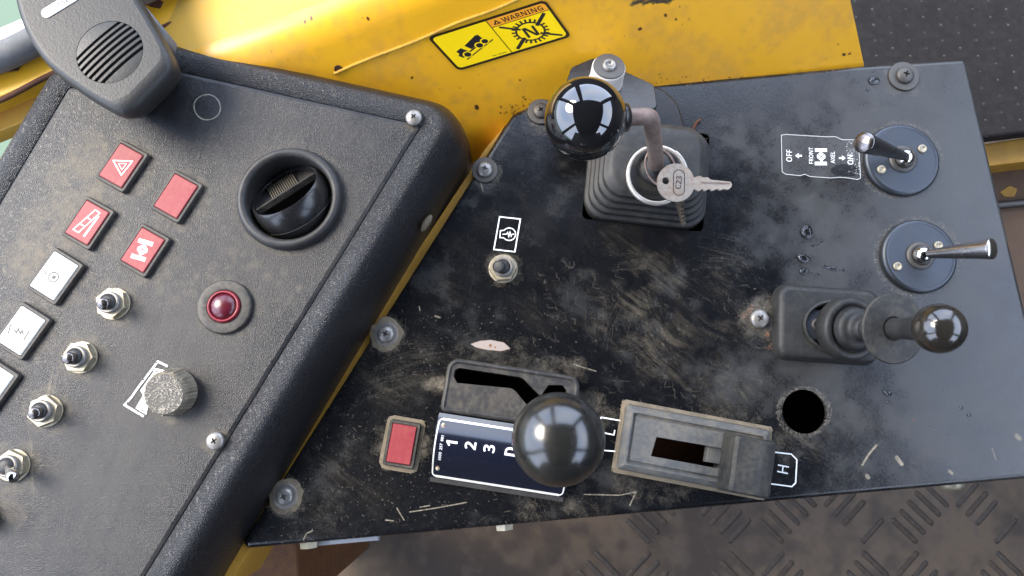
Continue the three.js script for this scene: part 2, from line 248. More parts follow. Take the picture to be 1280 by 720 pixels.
const consoleSkin = surface(-0.175, 0.34, -0.16, 0.185, 2048, (x, w, pen0) => {
  const pen = pen0(0);
  for (const [a, b, r, n] of [[676, 140, 30, 500], [606, 213, 22, 500], [483, 418, 25, 700], [357, 620, 27, 800], [948, 399, 26, 700], [1129, 96, 26, 300], [503, 555, 36, 900], [629, 335, 24, 500]]) dab(x, pen, a, b, r, n, 0.4);
  for (const [a, b, r] of [[613, 444, 60], [700, 465, 40], [745, 520, 34], [820, 605, 60], [900, 530, 60], [985, 560, 40], [960, 380, 26], [700, 640, 60], [545, 480, 18], [730, 500, 26]]) dab(x, pen, a, b, r, 500, 0.32, 255, [0.4, 1.5], 0.5);
  for (const [px, py, r] of [[1125, 201, 50], [1147, 321, 52], [1005, 515, 31]]) for (let i = 0; i < 900; i++) { const t = rnd() * 6.283, q = r + rr2(-3, 4); const [u, v] = pen(px + Math.cos(t) * q, py + Math.sin(t) * q * 0.92); x.fillStyle = `rgba(255,255,255,${0.35 * rnd()})`; x.beginPath(); x.arc(u, v, rr2(0.5, 1.5), 0, 7); x.fill(); }
  for (let i = 0; i < 5000; i++) { const [u, v] = pen(rr2(290, 1290), rr2(80, 690)); x.fillStyle = `rgba(255,255,255,${0.4 * rnd() * rnd() * rnd()})`; x.beginPath(); x.arc(u, v, rr2(0.4, 1.1), 0, 7); x.fill(); }
  for (let i = 0; i < 2600; i++) { const [u, v] = pen(rr2(300, 700), rr2(380, 680)); x.fillStyle = `rgba(255,255,255,${0.6 * rnd() * rnd()})`; x.beginPath(); x.arc(u, v, rr2(0.4, 1.2), 0, 7); x.fill(); }
  // wiped arcs
  const arcs = [[[790, 350], [812, 372], [826, 410], [840, 440]], [[770, 440], [800, 430], [830, 446], [850, 470]], [[745, 375], [748, 410], [770, 430]], [[850, 335], [905, 370], [935, 405]], [[860, 320], [900, 320], [935, 335]], [[760, 330], [800, 325], [822, 345]], [[880, 300], [920, 310], [945, 340]], [[800, 385], [792, 415], [800, 440]], [[818, 385], [822, 420], [838, 445]], [[460, 455], [500, 440], [545, 440]], [[480, 470], [520, 455], [560, 450]], [[440, 500], [470, 480], [510, 470]], [[845, 505], [900, 540], [960, 550]], [[930, 460], [970, 500], [1000, 470]], [[1010, 560], [1060, 590], [1090, 560]], [[780, 360], [760, 400], [755, 430]]];
  for (const a of arcs) streak(x, pen, a, 0.8, 0.10, 255, 40, 16);
  w.globalCompositeOperation = 'lighter'; for (const [a, b, r, q] of [[800, 360, 60, 90], [880, 350, 60, 90], [810, 410, 60, 110], [900, 400, 50, 80], [770, 390, 50, 70], [850, 460, 70, 90], [930, 480, 60, 90], [830, 330, 50, 70], [1000, 560, 60, 60], [490, 460, 60, 110], [560, 470, 40, 60], [640, 480, 60, 50], [690, 370, 60, 40], [760, 300, 60, 40], [620, 260, 50, 30], [560, 340, 60, 45], [720, 610, 60, 90], [430, 590, 80, 60], [930, 260, 80, 35], [690, 200, 40, 40], [1100, 560, 90, 60], [1040, 240, 90, 30]]) { const [u, v] = pen(a, b), R = r * 1.7; const g = w.createRadialGradient(u, v, 0, u, v, R); g.addColorStop(0, `rgb(0,${q},0)`); g.addColorStop(1, 'rgb(0,0,0)'); w.fillStyle = g; w.fillRect(u - R, v - R, 2 * R, 2 * R); }
  w.globalCompositeOperation = 'source-over';
  for (let i = 0; i < 260; i++) { const a = rr2(660, 960), b = rr2(320, 560), t = rr2(0.3, 1.3), l = rr2(5, 22), c = rr2(-6, 6); streak(x, pen, [[a, b], [a + Math.cos(t) * l * 0.5 + c, b + Math.sin(t) * l * 0.5 - c], [a + Math.cos(t) * l, b + Math.sin(t) * l]], 0.8, 0.24, 255, 2, 1); }
  for (let i = 0; i < 420; i++) { const a = rr2(310, 720), b = rr2(400, 690), t = rr2(-0.6, 1.4), l = rr2(3, 12); streak(x, pen, [[a, b], [a + Math.cos(t) * l, b + Math.sin(t) * l]], 0.8, 0.4, 255, 1, 1); }
  // clean, oily wipes cut back out of the dust
  for (const a of [[[640, 255], [690, 262], [715, 300]], [[650, 285], [700, 305], [720, 330]], [[660, 390], [665, 415]], [[790, 375], [835, 410], [850, 420]], [[850, 365], [900, 395], [930, 425]], [[860, 470], [905, 500], [930, 520]], [[700, 510], [745, 560], [830, 610]], [[760, 575], [830, 600]], [[980, 545], [1030, 575]], [[560, 610], [590, 640]], [[580, 600], [615, 645]], [[440, 510], [520, 520], [560, 500]]]) streak(x, pen, a, 5, 0.75, 0, 12, 6);
  const line = (pts, wd, al) => { x.strokeStyle = `rgba(255,255,255,${al})`; x.lineWidth = wd; x.beginPath(); pts.forEach((p, i) => { const [u, v] = pen(...p); i ? x.lineTo(u, v) : x.moveTo(u, v); }); x.stroke(); };
  for (const p of [[[512, 640], [545, 635], [583, 628]], [[525, 634], [537, 632]], [[496, 635], [500, 642], [505, 650]], [[730, 618], [775, 619], [795, 615], [787, 632]], [[379, 675], [383, 667], [391, 663]], [[482, 650], [492, 651]], [[1078, 581], [1086, 568], [1097, 556]], [[1240, 560], [1245, 575]], [[717, 455], [728, 459], [745, 464]], [[524, 383], [525, 388]], [[600, 225], [604, 240]]]) line(p, 2, 0.75);
  line([[1078, 581], [1086, 568], [1095, 557]], 4, 0.8); line([[1121, 572], [1127, 580]], 8, 0.8); line([[1084, 595], [1085, 597]], 8, 0.7); line([[1187, 589], [1190, 592]], 6, 0.7); line([[1271, 545], [1274, 548]], 10, 0.6);
  line([[544, 395], [550, 397]], 4, 0.5);
  w.fillStyle = 'rgb(0,0,255)'; for (const [a, b, p, q, t] of DROPS) { const [u, v] = pen(a, b); w.beginPath(); w.ellipse(u, v, p * 0.88, q * 0.88, t * Math.PI / 180, 0, 7); w.fill(); }   // wetted dust
  // bare chip in the paint above the selector
  w.fillStyle = '#f00'; w.beginPath(); const c0 = [[588, 430], [600, 426], [614, 425], [630, 428], [638, 436], [626, 439], [606, 437], [594, 434]]; c0.forEach((p, i) => { const [u, v] = pen(...p); i ? w.lineTo(u, v) : w.moveTo(u, v); }); w.fill();
  w.fillStyle = 'rgb(110,0,0)'; for (const [a, b, r] of [[613, 432, 3], [619, 434, 2], [1142, 525, 3]]) { w.beginPath(); w.arc(...pen(a, b), r * 1.1, 0, 7); w.fill(); }
  for (const q of [[[640, 128], [660, 122]], [[850, 104], [880, 101], [905, 97]], [[1020, 85], [1062, 82]], [[925, 398], [940, 385]], [[770, 512], [800, 507]], [[957, 412], [965, 440]], [[985, 360], [966, 372]]]) for (let i = 0; i < 70; i++) { const t = rnd() * (q.length - 1), e = Math.floor(t), f = t - e, [u, v] = pen(q[e][0] + (q[e + 1][0] - q[e][0]) * f + rr2(-7, 7) * rnd(), q[e][1] + (q[e + 1][1] - q[e][1]) * f + rr2(-7, 7) * rnd()); w.fillStyle = `rgba(120,0,0,${rr2(0.5, 1)})`; w.beginPath(); w.arc(u, v, rr2(0.5, 2.2), 0, 7); w.fill(); }
}, (mx, mz, dust, wear, smear, wet) => {
  const a = fbm(mx / 26, mz / 26, 5), b = fbm(mx / 7 + 40, mz / 7, 4), c = fbm(mx / 0.9, mz / 0.9, 2), st = fbm(mx / 30 + mz / 60, mz / 5 - mx / 12, 3);
  const right = sstep(255, 400, mx + (a - 0.5) * 190 + (b - 0.5) * 60 - (mz > 220 ? (mz - 220) * 0.7 : 0));   // dust film that also paints in the side window sheen, with a ragged outline
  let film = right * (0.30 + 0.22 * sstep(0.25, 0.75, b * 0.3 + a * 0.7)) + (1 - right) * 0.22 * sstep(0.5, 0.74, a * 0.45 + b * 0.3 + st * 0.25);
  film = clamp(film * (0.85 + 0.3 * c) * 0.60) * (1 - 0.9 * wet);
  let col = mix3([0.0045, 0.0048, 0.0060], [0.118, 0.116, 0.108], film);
  if (smear > 0.02 && wear < 0.2) { // wiped, half-dried dust: curled wisps
    const wx = mx + 5 * (fbm(mx / 30 + 3, mz / 38, 2) - 0.5) * 2, wz = mz + 7 * (fbm(mx / 30, mz / 38 + 7, 2) - 0.5) * 2;
    const an = 0.62, u = wx * Math.cos(an) + wz * Math.sin(an), vv = wz * Math.cos(an) - wx * Math.sin(an);
    const brush = 0.6 * fbm(u / 16, vv / 1.1, 3) + 0.4 * fbm(u / 7 + 9, vv / 3.5, 3), pt = sstep(0.40, 0.70, fbm(wx / 12 + 11, wz / 12, 4));
    const v = clamp(smear * (0.75 * pt * sstep(0.22, 0.86, brush)) * (0.75 + 0.5 * c)); col = mix3(col, [0.185, 0.155, 0.11], v);
    const ow = sstep(0.58, 0.80, fbm(wx / 9 + 31, wz / 14 + 3, 4)) * Math.min(1, smear * 3); col = mix3(col, [0.006, 0.006, 0.007], ow * 0.4 * (1 - right));
  }
  const dd = clamp(dust * (0.35 + 1.1 * c)); col = mix3(col, [0.34, 0.29, 0.21], dd * 0.8);
  if (wear > 0.2) col = mix3(col, wear > 0.7 ? [0.30, 0.25, 0.22] : [0.22, 0.10, 0.05], sstep(0.3, 0.5, wear * (0.6 + 0.8 * c)));
  return [col, clamp(0.24 + 0.36 * film + 0.5 * dd + 0.10 * (c - 0.5) + 0.10 * (b - 0.5) + wear * 0.3)];
});
const dashSkin = surface(-0.31, 0.0, -0.14, 0.19, 1700, (x, w, pen0) => {
  const pen = pen0(HL);
  for (const [a, b, r, n] of [[518, 149, 17, 400], [271, 551, 18, 500], [141, 379, 32, 1100], [101, 446, 32, 1100], [58, 514, 34, 1100], [18, 582, 36, 900], [212, 492, 42, 900], [282, 384, 42, 800], [155, 209, 48, 1500], [113, 280, 48, 1500], [72, 346, 48, 1400], [223, 247, 44, 1000], [181, 314, 44, 1000], [32, 414, 48, 1200], [0, 640, 34, 700]]) dab(x, pen, a, b, r * 1.05, n, 0.6, 255, [0.5, 1.7]);
  for (let i = 0; i < 2600; i++) { const t = rnd() * 6.283, q = 68 + rr2(-5, 8); const [u, v] = pen(363 + Math.cos(t) * q, 248 + Math.sin(t) * q * 0.96); x.fillStyle = `rgba(255,255,255,${0.3 * rnd()})`; x.beginPath(); x.arc(u, v, rr2(0.5, 1.7), 0, 7); x.fill(); }
  for (const [a, b, r, n] of [[95, 235, 42, 2600], [60, 290, 40, 2200], [110, 190, 30, 1200], [30, 330, 30, 1200], [230, 350, 40, 300], [300, 330, 40, 200], [250, 280, 60, 350], [330, 350, 50, 250]]) dab(x, pen, a, b, r * 1.1, n, 0.75, 255, [0.5, 1.8]);
  for (let i = 0; i < 6000; i++) { const [u, v] = pen(rr2(-20, 560), rr2(60, 730)); x.fillStyle = `rgba(255,255,255,${0.35 * rnd() * rnd() * rnd()})`; x.beginPath(); x.arc(u, v, rr2(0.4, 1.4), 0, 7); x.fill(); }
  streak(x, pen, [[70, 455], [65, 480], [58, 510]], 2, 0.5, 255, 20, 5); streak(x, pen, [[40, 540], [42, 590], [44, 640]], 2, 0.4, 255, 16, 5);
  // clean finger marks
  for (const a of [[[215, 330], [250, 305], [285, 292]], [[230, 335], [262, 312], [290, 300]], [[205, 320], [240, 300]], [[95, 232], [102, 228]], [[55, 285], [62, 280]]]) streak(x, pen, a, 9, 0.85, 0, 14, 5);
  for (let i = 0; i < 60; i++) { const t = rr2(0, 6.28), a = 190 + rr2(0, 60), b = 90 + rr2(0, 60); streak(x, pen, [[a, b], [a + 18 * Math.cos(t), b + 18 * Math.sin(t)]], 0.8, 0.18, 255, 1, 1); }
  w.strokeStyle = '#fff'; w.lineWidth = 3.2; w.beginPath(); for (let k = 0; k <= 40; k++) { const t = k / 40 * 6.283, [u, v] = pen(259 + 16.5 * Math.cos(t) + Math.sin(3 * t) * 0.4, 134 + 15.8 * Math.sin(t)); k ? w.lineTo(u, v) : w.moveTo(u, v); } w.stroke();
}, (mx, mz, dust, wear) => {
  const a = fbm(mx / 34 + 9, mz / 34, 5), b = fbm(mx / 8 + 60, mz / 8, 4), c = fbm(mx / 0.9, mz / 0.9, 2), st = fbm(mx / 4 + mz / 14, mz / 30 - mx / 60, 3);
  const film = clamp((0.14 + 0.9 * sstep(0.36, 0.68, a * 0.45 + b * 0.3 + st * 0.25)) * (0.8 + 0.4 * c) * 0.17);
  let col = mix3([0.0075, 0.0083, 0.0105], [0.10, 0.09, 0.075], film); const dd = clamp(dust * (0.6 + 0.6 * c)); col = mix3(col, [0.28, 0.23, 0.155], dd * 0.72);
  if (wear > 0.2) col = mix3(col, [0.33, 0.31, 0.24], clamp(wear * (0.5 + 0.9 * c)) * 0.75);
  return [col, clamp(0.30 + 0.25 * film + 0.42 * dd)];
});
// leather grain
const grain = (() => { const N = 512, pts = []; const per = 40; const cell = (x, y) => { let d1 = 9, d2 = 9; const xi = Math.floor(x), yi = Math.floor(y); for (let a = -1; a < 2; a++) for (let b = -1; b < 2; b++) { const cx = (xi + a + per) % per, cy = (yi + b + per) % per; const dx = xi + a + hash(cx, cy + 500) - x, dy = yi + b + hash(cx + 900, cy) - y, d = Math.hypot(dx, dy); if (d < d1) { d2 = d1; d1 = d; } else if (d < d2) d2 = d; } return d2 - d1; };
  return texOf(pixels(N, N, (i, j) => { const v = 255 * clamp(0.15 + 1.1 * Math.pow(cell(i / N * per, j / N * per), 0.6) + 0.2 * (vnoise(i / 3, j / 3) - 0.5)); return [v, v, v]; }), false); })();
const peel = texOf(pixels(256, 256, (i, j) => { const v = 255 * fbm(i / 256 * 64, j / 256 * 64, 3, 64); return [v, v, v]; }), false);
M.mic.bumpMap = peel; M.mic.bumpScale = 0.00008;
const grainDash = grain.clone(); grainDash.repeat.set(0.31 / 0.028, 0.33 / 0.028); const peelCon = peel.clone(); peelCon.repeat.set(0.515 / 0.05, 0.345 / 0.05);
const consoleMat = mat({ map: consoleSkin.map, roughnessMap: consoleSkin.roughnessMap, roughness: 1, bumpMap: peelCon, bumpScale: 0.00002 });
const grainRim = grain.clone(); grainRim.repeat.set(0.31 / 0.02, 0.33 / 0.045);
const rimMat = mat({ color: new THREE.Color().setRGB(0.012, 0.012, 0.0135), roughness: 0.31, bumpMap: grainRim, bumpScale: 0.0003 });
const dashMat = mat({ map: dashSkin.map, roughnessMap: dashSkin.roughnessMap, roughness: 1, specularIntensity: 0.75, bumpMap: grainDash, bumpScale: 0.00012 });

// ---------------------------------------------------------------- the cab round the console: floor, roof, window openings, ground outside
const FLOOR = -0.38;
{
  const skin = surface(-0.9, 1.3, -1.0, 1.2, 1024, () => {}, (mx, mz) => { const a = fbm(mx / 90, mz / 90, 5), b = fbm(mx / 14, mz / 14, 4), c = fbm(mx / 3, mz / 3, 2);
    let col = mix3([0.028, 0.017, 0.0095], [0.082, 0.054, 0.030], sstep(0.36, 0.66, a * 0.6 + b * 0.4)); col = mix3(col, [0.05, 0.035, 0.028], sstep(0.55, 0.75, b * 0.7 + c * 0.3) * 0.6); return [col, 0.75]; });
  const g = slab([[-0.25, -1.0], [1.3, -1.0], [1.3, 1.2], [-0.9, 1.2], [-0.9, 0.1], [-0.25, -0.15]], FLOOR, 0.02, 0.001); skin.uv(g);
  const fl = struct('floor', g, mat({ map: skin.map, roughness: 0.8, roughnessMap: skin.roughnessMap }));
  // raised bars of the tread plate, in crossed groups of five, worn away or buried in dirt towards the dash
  const bar = loft([rrect(0.034, 0.0060, 0.003, 0), rrect(0.031, 0.0040, 0.002, 0.0014), rrect(0.028, 0.0024, 0.0012, 0.0018)], { capB: true });
  const bm = [mat({ ...grime([0.024, 0.017, 0.012], [0.08, 0.057, 0.038], 0.7, 0.45, 0.9, { off: 131 }) }), mat({ ...grime([0.032, 0.022, 0.015], [0.085, 0.06, 0.04], 0.7, 0.6, 0.9, { off: 133 }) })];
  const pitch = 0.066;
  for (let i = -12; i < 26; i++) for (let j = 0; j < 9; j++) {
    const cx = i * pitch + 0.01, cz = 0.16 + j * pitch, q = toPx(V(cx, FLOOR, cz)); if (q[0] < 660 || q[0] > 1310 || q[1] < 560 || q[1] > 760) continue;
    if (vnoise(i * 0.9 + 3, j * 0.9) + (q[0] - 900) / 900 < 0.05) continue; const t = (i + j) % 2 ? 1 : -1;
    for (let k = -2; k <= 2; k++) { if (rnd() < 0.08) continue; const o = part('tread_bar', bar, bm[rnd() < 0.6 ? 0 : 1], fl); const a = t * Math.PI / 4; o.rotation.y = a; o.position.set(cx + Math.sin(a) * k * 0.0122, FLOOR - 0.0002 - rnd() * 0.0006, cz + Math.cos(a) * k * 0.0122); }
  }
  struct('ground', boxUV(new THREE.PlaneGeometry(120, 120).rotateX(-Math.PI / 2).translate(0, -1.7, 0), 1), mat({ color: new THREE.Color().setRGB(0.09, 0.125, 0.08), roughness: 0.95 }));
  const box = (x0, x1, y0, y1, z0, z1) => boxUV(new THREE.BoxGeometry(x1 - x0, y1 - y0, z1 - z0).translate((x0 + x1) / 2, (y0 + y1) / 2, (z0 + z1) / 2));
  struct('roof', box(-0.48, 0.58, 0.70, 0.74, -0.40, 1.2), M.headliner);
  struct('wall_right', box(0.95, 0.98, FLOOR - 0.02, 0.44, -0.8, 1.2), M.headliner);
  struct('wall_rear', box(-0.8, 0.98, FLOOR - 0.02, 0.74, 1.2, 1.23), M.headliner);
  struct('wall_front', box(-0.8, 0.98, FLOOR - 0.02, 0.16, -0.83, -0.8), M.headliner);
  struct('wall_left', box(-0.83, -0.8, FLOOR - 0.02, -0.06, -0.8, 1.2), M.headliner);
  const pillar = (a, b, r) => struct('pillar', along(lathe([[r, 0], [r, a.distanceTo(b)]], 16), a, b), M.headliner);
  pillar(V(-0.8, -0.1, 0.42), V(-0.47, 0.72, 0.42), 0.05); pillar(V(0.96, 0.25, 0.40), V(0.49, 0.72, 0.40), 0.05); pillar(V(-0.14, 0.08, -0.81), V(-0.14, 0.72, -0.35), 0.05);
  pillar(V(-0.8, -0.1, -0.8), V(-0.47, 0.72, -0.35), 0.05); pillar(V(0.96, 0.1, -0.8), V(0.49, 0.72, -0.35), 0.06);
}

// ---------------------------------------------------------------- yellow cab front behind the console
const W0 = P(640, 142, -0.004), W1 = P(1080, 81, -0.004), wu = W1.clone().sub(W0).normalize();
const wv = V(-wu.z, 0, wu.x).normalize(); if (wv.z > 0) wv.negate();  // away from the operator
const slopeDir = wv.clone().multiplyScalar(Math.cos(0.92)).add(V(0, Math.sin(0.92), 0)).normalize();
const wn = wu.clone().cross(slopeDir).normalize(); if (wn.y < 0) wn.negate();
const wallPt = (px, py) => onPlane(px, py, W0, wn);
const wallUV = (p) => { const q = p.clone().sub(W0); return [q.dot(wu), q.dot(slopeDir)]; };
const bodyPanel = thing('cab_front_panel', 'glossy yellow steel cab panel sloping up behind the black console', 'metal panel', V(), 0);
{
  const X0 = -0.30, X1 = 0.30, Y0 = -0.08, Y1 = 0.16, W = 1536, H = Math.round(W * (Y1 - Y0) / (X1 - X0)), res = W / (X1 - X0);
  const c = canvasOf(W, H), x = c.getContext('2d'), pen = (a, b) => { const [u, v] = wallUV(wallPt(a, b)); return [(u - X0) * res, (Y1 - v) * res]; };
  const base = pixels(W, H, (i, j) => { const mx = i / res * 1000, my = j / res * 1000, a = fbm(mx / 30, my / 30, 5), b = fbm(mx / 4, my / 4, 3), d = fbm(mx / 1.2, my / 1.2, 2); let col = mix3([0.80, 0.40, 0.012], [0.72, 0.355, 0.022], sstep(0.4, 0.65, a * 0.7 + b * 0.3)); col = mix3(col, [0.55, 0.30, 0.05], 0.35 * sstep(0.55, 0.75, b * 0.5 + a * 0.5)); return col.map(toS); });
  x.drawImage(base, 0, 0);
  const spot = (a, b, r, col) => { x.fillStyle = col; x.beginPath(); const [u, v] = pen(a, b); x.ellipse(u, v, r, r * 0.7, rnd() * 3, 0, 7); x.fill(); };
  for (const [a, b, r] of [[596, 134, 4], [515, 97, 2.2], [460, 24, 2.4], [388, 28, 2.4], [380, 32, 2], [800, 36, 3], [832, 19, 2.6], [845, 24, 2], [716, 94, 1.6], [1055, 68, 3], [1062, 67, 2.4], [650, 100, 1.6]]) spot(a, b, r, 'rgb(70,38,12)');
  for (let i = 0; i < 90; i++) spot(rr2(625, 700), 142 - 22 * rnd() * rnd(), rr2(0.6, 2.2), `rgba(${60 + 40 * rnd() | 0},34,12,${rr2(0.3, 0.9)})`);
  for (let i = 0; i < 30; i++) spot(rr2(330, 1060), rr2(0, 130), rr2(0.5, 1.6), `rgba(90,50,14,${rr2(0.3, 0.8)})`);
  for (let i = 0; i < 60; i++) spot(rr2(820, 1070), rr2(92, 108), rr2(0.6, 1.8), `rgba(74,36,14,${rr2(0.3, 0.8)})`);
  x.lineCap = 'round';
  for (let i = 0; i < 40; i++) { x.strokeStyle = `rgba(52,44,34,${rr2(0.4, 0.9)})`; x.lineWidth = rr2(0.8, 2.4); x.beginPath(); const s = 786 + rnd() * 46; x.moveTo(...pen(s, 6 - (s - 786) * 0.1 + rr2(-2, 2))); x.quadraticCurveTo(...pen(s + 6, 1 + rr2(-2, 2)), ...pen(s + rr2(6, 18), rr2(-6, 5))); x.stroke(); }
  const wt = texOf(c), wm = mat({ map: wt, roughness: 0.34, clearcoat: 0.25, clearcoatRoughness: 0.3 });
  const uvs = (g) => { const p = g.attributes.position, uv = new Float32Array(p.count * 2), q = V(); for (let i = 0; i < p.count; i++) { const [a, b] = wallUV(q.fromBufferAttribute(p, i)); uv[2 * i] = (a - X0) / (X1 - X0); uv[2 * i + 1] = (b - Y0) / (Y1 - Y0); } g.setAttribute('uv', new THREE.BufferAttribute(uv, 2)); return g; };
  const ca = wallPt(150, 122), cb = wallPt(640, -58), cd = cb.clone().sub(ca).normalize();
  const d1 = cd.clone().cross(wn).normalize(); if (d1.z < 0) d1.negate();     // in the panel, away from the bend
  const d3 = V(-0.55, -0.16, -0.8).addScaledVector(cd, -V(-0.55, -0.16, -0.8).dot(cd)).normalize();
  const R = 0.012, bend = (p) => { const A = p.clone().addScaledVector(d1, R), B = p.clone().addScaledVector(d3, R), o = []; for (let k = 0; k <= 12; k++) { const t = k / 12; o.push(A.clone().multiplyScalar((1 - t) ** 2).addScaledVector(p, 2 * t * (1 - t)).addScaledVector(B, t * t)); } return o; };
  const rowsA = bend(ca), rowsB = bend(cb), rings = rowsA.map((p, i) => [p.toArray(), rowsB[i].toArray()]);
  const farR = W1.clone().addScaledVector(wu, 0.001).addScaledVector(slopeDir, -0.03), farL = W0.clone().addScaledVector(wu, -0.28).addScaledVector(slopeDir, -0.03);
  // sheet with real thickness
  const topR = wallPt(1061, -8), topR2 = wallPt(1052, -60);
  const A0 = ca.clone().addScaledVector(d1, R), B0 = cb.clone().addScaledVector(d1, R);
  const flat = new THREE.BufferGeometry(); { const pts = [farL, farR, W1, topR, topR2, B0, A0].map(wallUV); const sh = new THREE.ShapeGeometry(new THREE.Shape(pts.map(p => new THREE.Vector2(p[0], p[1])))); const a = sh.attributes.position, o = []; for (let i = 0; i < a.count; i++) o.push(...W0.clone().addScaledVector(wu, a.getX(i)).addScaledVector(slopeDir, a.getY(i)).toArray()); flat.setAttribute('position', new THREE.Float32BufferAttribute(o, 3)); flat.setIndex(sh.index); flat.computeVertexNormals(); }
  const back = flat.clone().translate(-wn.x * 0.003, -wn.y * 0.003, -wn.z * 0.003);
  const edge = loft([[W1, topR, topR2].map(p => p.toArray()), [W1, topR, topR2].map(p => p.clone().addScaledVector(wn, -0.003).toArray())], { open: true });
  part('sheet', uvs(merge([flat, back, edge])), wm, bodyPanel);
  part('bend', uvs(merge([loft(rings, { open: true, crease: 3 })])), wm, bodyPanel);
  const far = (p) => p.clone().addScaledVector(d3, R), off = d3.clone().multiplyScalar(0.10);
  part('upper_face', uvs(merge([loft([[far(ca).toArray(), far(cb).toArray()], [far(ca).add(off).toArray(), far(cb).add(off).toArray()]], { open: true })])), M.yellowDusty, bodyPanel, 'dusty matt yellow face above the bend');
  // rusty lap seam above the label
  const sp = [[418, 92], [440, 82], [470, 70], [520, 51], [570, 29], [615, 13], [650, -2], [700, -24]].map(([a, b]) => wallPt(a, b).addScaledVector(wn, 0.0002));
  part('lap_seam', tubeAlong(sp, 0.0009, 80, 8), mat({ ...grime([0.62, 0.35, 0.03], [0.14, 0.055, 0.02], 0.62, 0.5, 0.9, { off: 137 }) }), bodyPanel, 'rusty lap seam in the yellow sheet');
  const pl = wallPt(423, 86); part('plug_hole', along(lathe([[0, 0.0001], [0.0014, 0.0001], [0.0016, 0.0006], [0.0022, 0.0004]], 16), pl, pl.clone().add(wn)), M.rust, bodyPanel);
}
{ // warning label
  const q = [[534, 46], [681, -1], [714, 45], [573, 88]].map(([a, b]) => wallPt(a, b).addScaledVector(wn, 0.0006));
  const c = canvasOf(1000, 480), x = c.getContext('2d'); x.fillStyle = 'rgb(40,28,14)'; x.beginPath(); x.roundRect(0, 0, 1000, 480, 46); x.fill();
  x.fillStyle = 'rgb(252,214,10)'; x.beginPath(); x.roundRect(22, 26, 956, 428, 36); x.fill();
  x.save(); x.beginPath(); x.roundRect(22, 26, 956, 428, 36); x.clip(); x.fillStyle = 'rgb(240,160,40)'; x.fillRect(492, 26, 500, 92); x.restore();
  x.fillStyle = 'rgb(44,26,12)'; x.fillRect(486, 26, 8, 428); x.fillRect(492, 114, 490, 7);
  x.font = 'bold 76px sans-serif'; x.textBaseline = 'middle'; x.fillText('WARNING', 600, 73, 350); x.beginPath(); x.moveTo(520, 98); x.lineTo(553, 44); x.lineTo(586, 98); x.fill(); x.fillStyle = 'rgb(240,160,40)'; x.beginPath(); x.moveTo(541, 88); x.lineTo(553, 66); x.lineTo(565, 88); x.fill();
  x.fillStyle = x.strokeStyle = 'rgb(34,30,34)'; x.lineCap = 'butt';
  // truck on a slope
  x.save(); x.translate(254, 262); x.rotate(-0.42); x.fillRect(-160, 52, 330, 12); x.beginPath(); x.moveTo(-160, 20); x.lineTo(-165, -20); x.lineTo(-140, -30); x.lineTo(-132, -66); x.lineTo(-74, -66); x.lineTo(-66, 12); x.lineTo(-80, 30); x.lineTo(-140, 34); x.fill(); x.fillRect(-70, 8, 180, 14); x.beginPath(); x.moveTo(-30, 6); x.lineTo(-34, -62); x.lineTo(120, -78); x.lineTo(140, -66); x.lineTo(126, 6); x.fill();
  for (const [a, r] of [[-104, 32], [46, 32], [112, 30]]) { x.fillStyle = 'rgb(252,214,10)'; x.beginPath(); x.arc(a, 22, r + 7, 0, 7); x.fill(); x.fillStyle = 'rgb(34,30,34)'; x.beginPath(); x.arc(a, 24, r - 4, 0, 7); x.fill(); } x.restore();
  // gear wheel, letter N and cross
  x.save(); x.translate(738, 286); x.lineWidth = 16; x.beginPath(); x.ellipse(0, 0, 112, 106, 0, 0, 7); x.stroke(); for (let k = 0; k < 22; k++) { x.save(); x.rotate(k / 22 * 6.283); x.fillRect(108, -9, 40, 17); x.restore(); }
  x.lineWidth = 22; x.beginPath(); x.moveTo(-195, -150); x.lineTo(-60, -50); x.moveTo(60, 50); x.lineTo(205, 150); x.stroke(); x.lineWidth = 30; x.beginPath(); x.moveTo(190, -150); x.lineTo(74, -40); x.moveTo(-74, 50); x.lineTo(-190, 150); x.stroke();
  x.font = 'bold 170px sans-serif'; x.textAlign = 'center'; x.fillText('N', 0, 6); x.restore();
  x.font = 'bold 18px sans-serif'; x.fillText('TMG  35082051', 330, 430);
  for (let i = 0; i < 500; i++) { x.fillStyle = `rgba(120,80,20,${0.3 * rnd()})`; x.fillRect(rnd() * 1000, rnd() * 480, 2 + 3 * rnd(), 2 + 2 * rnd()); }
  const g = new THREE.BufferGeometry(), pos = [], uv = [], idx = []; const N = 6; for (let j = 0; j <= N; j++) for (let i = 0; i <= N; i++) { const u = i / N, v = j / N; const p = q[0].clone().multiplyScalar((1 - u) * (1 - v)).addScaledVector(q[1], u * (1 - v)).addScaledVector(q[2], u * v).addScaledVector(q[3], (1 - u) * v); pos.push(...p.toArray()); uv.push(u, 1 - v); if (i < N && j < N) { const a = j * (N + 1) + i; idx.push(a, a + N + 1, a + 1, a + 1, a + N + 1, a + N + 2); } }
  g.setAttribute('position', new THREE.Float32BufferAttribute(pos, 3)); g.setAttribute('uv', new THREE.Float32BufferAttribute(uv, 2)); g.setIndex(idx); g.computeVertexNormals();
  const o = part(numbered('warning_label'), g, mat({ map: texOf(c), transparent: true, alphaTest: 0.5, roughness: 0.35 }), scene); o.userData = { label: 'yellow warning sticker with truck and crossed gear pictograms on the yellow panel', category: 'label' };
}
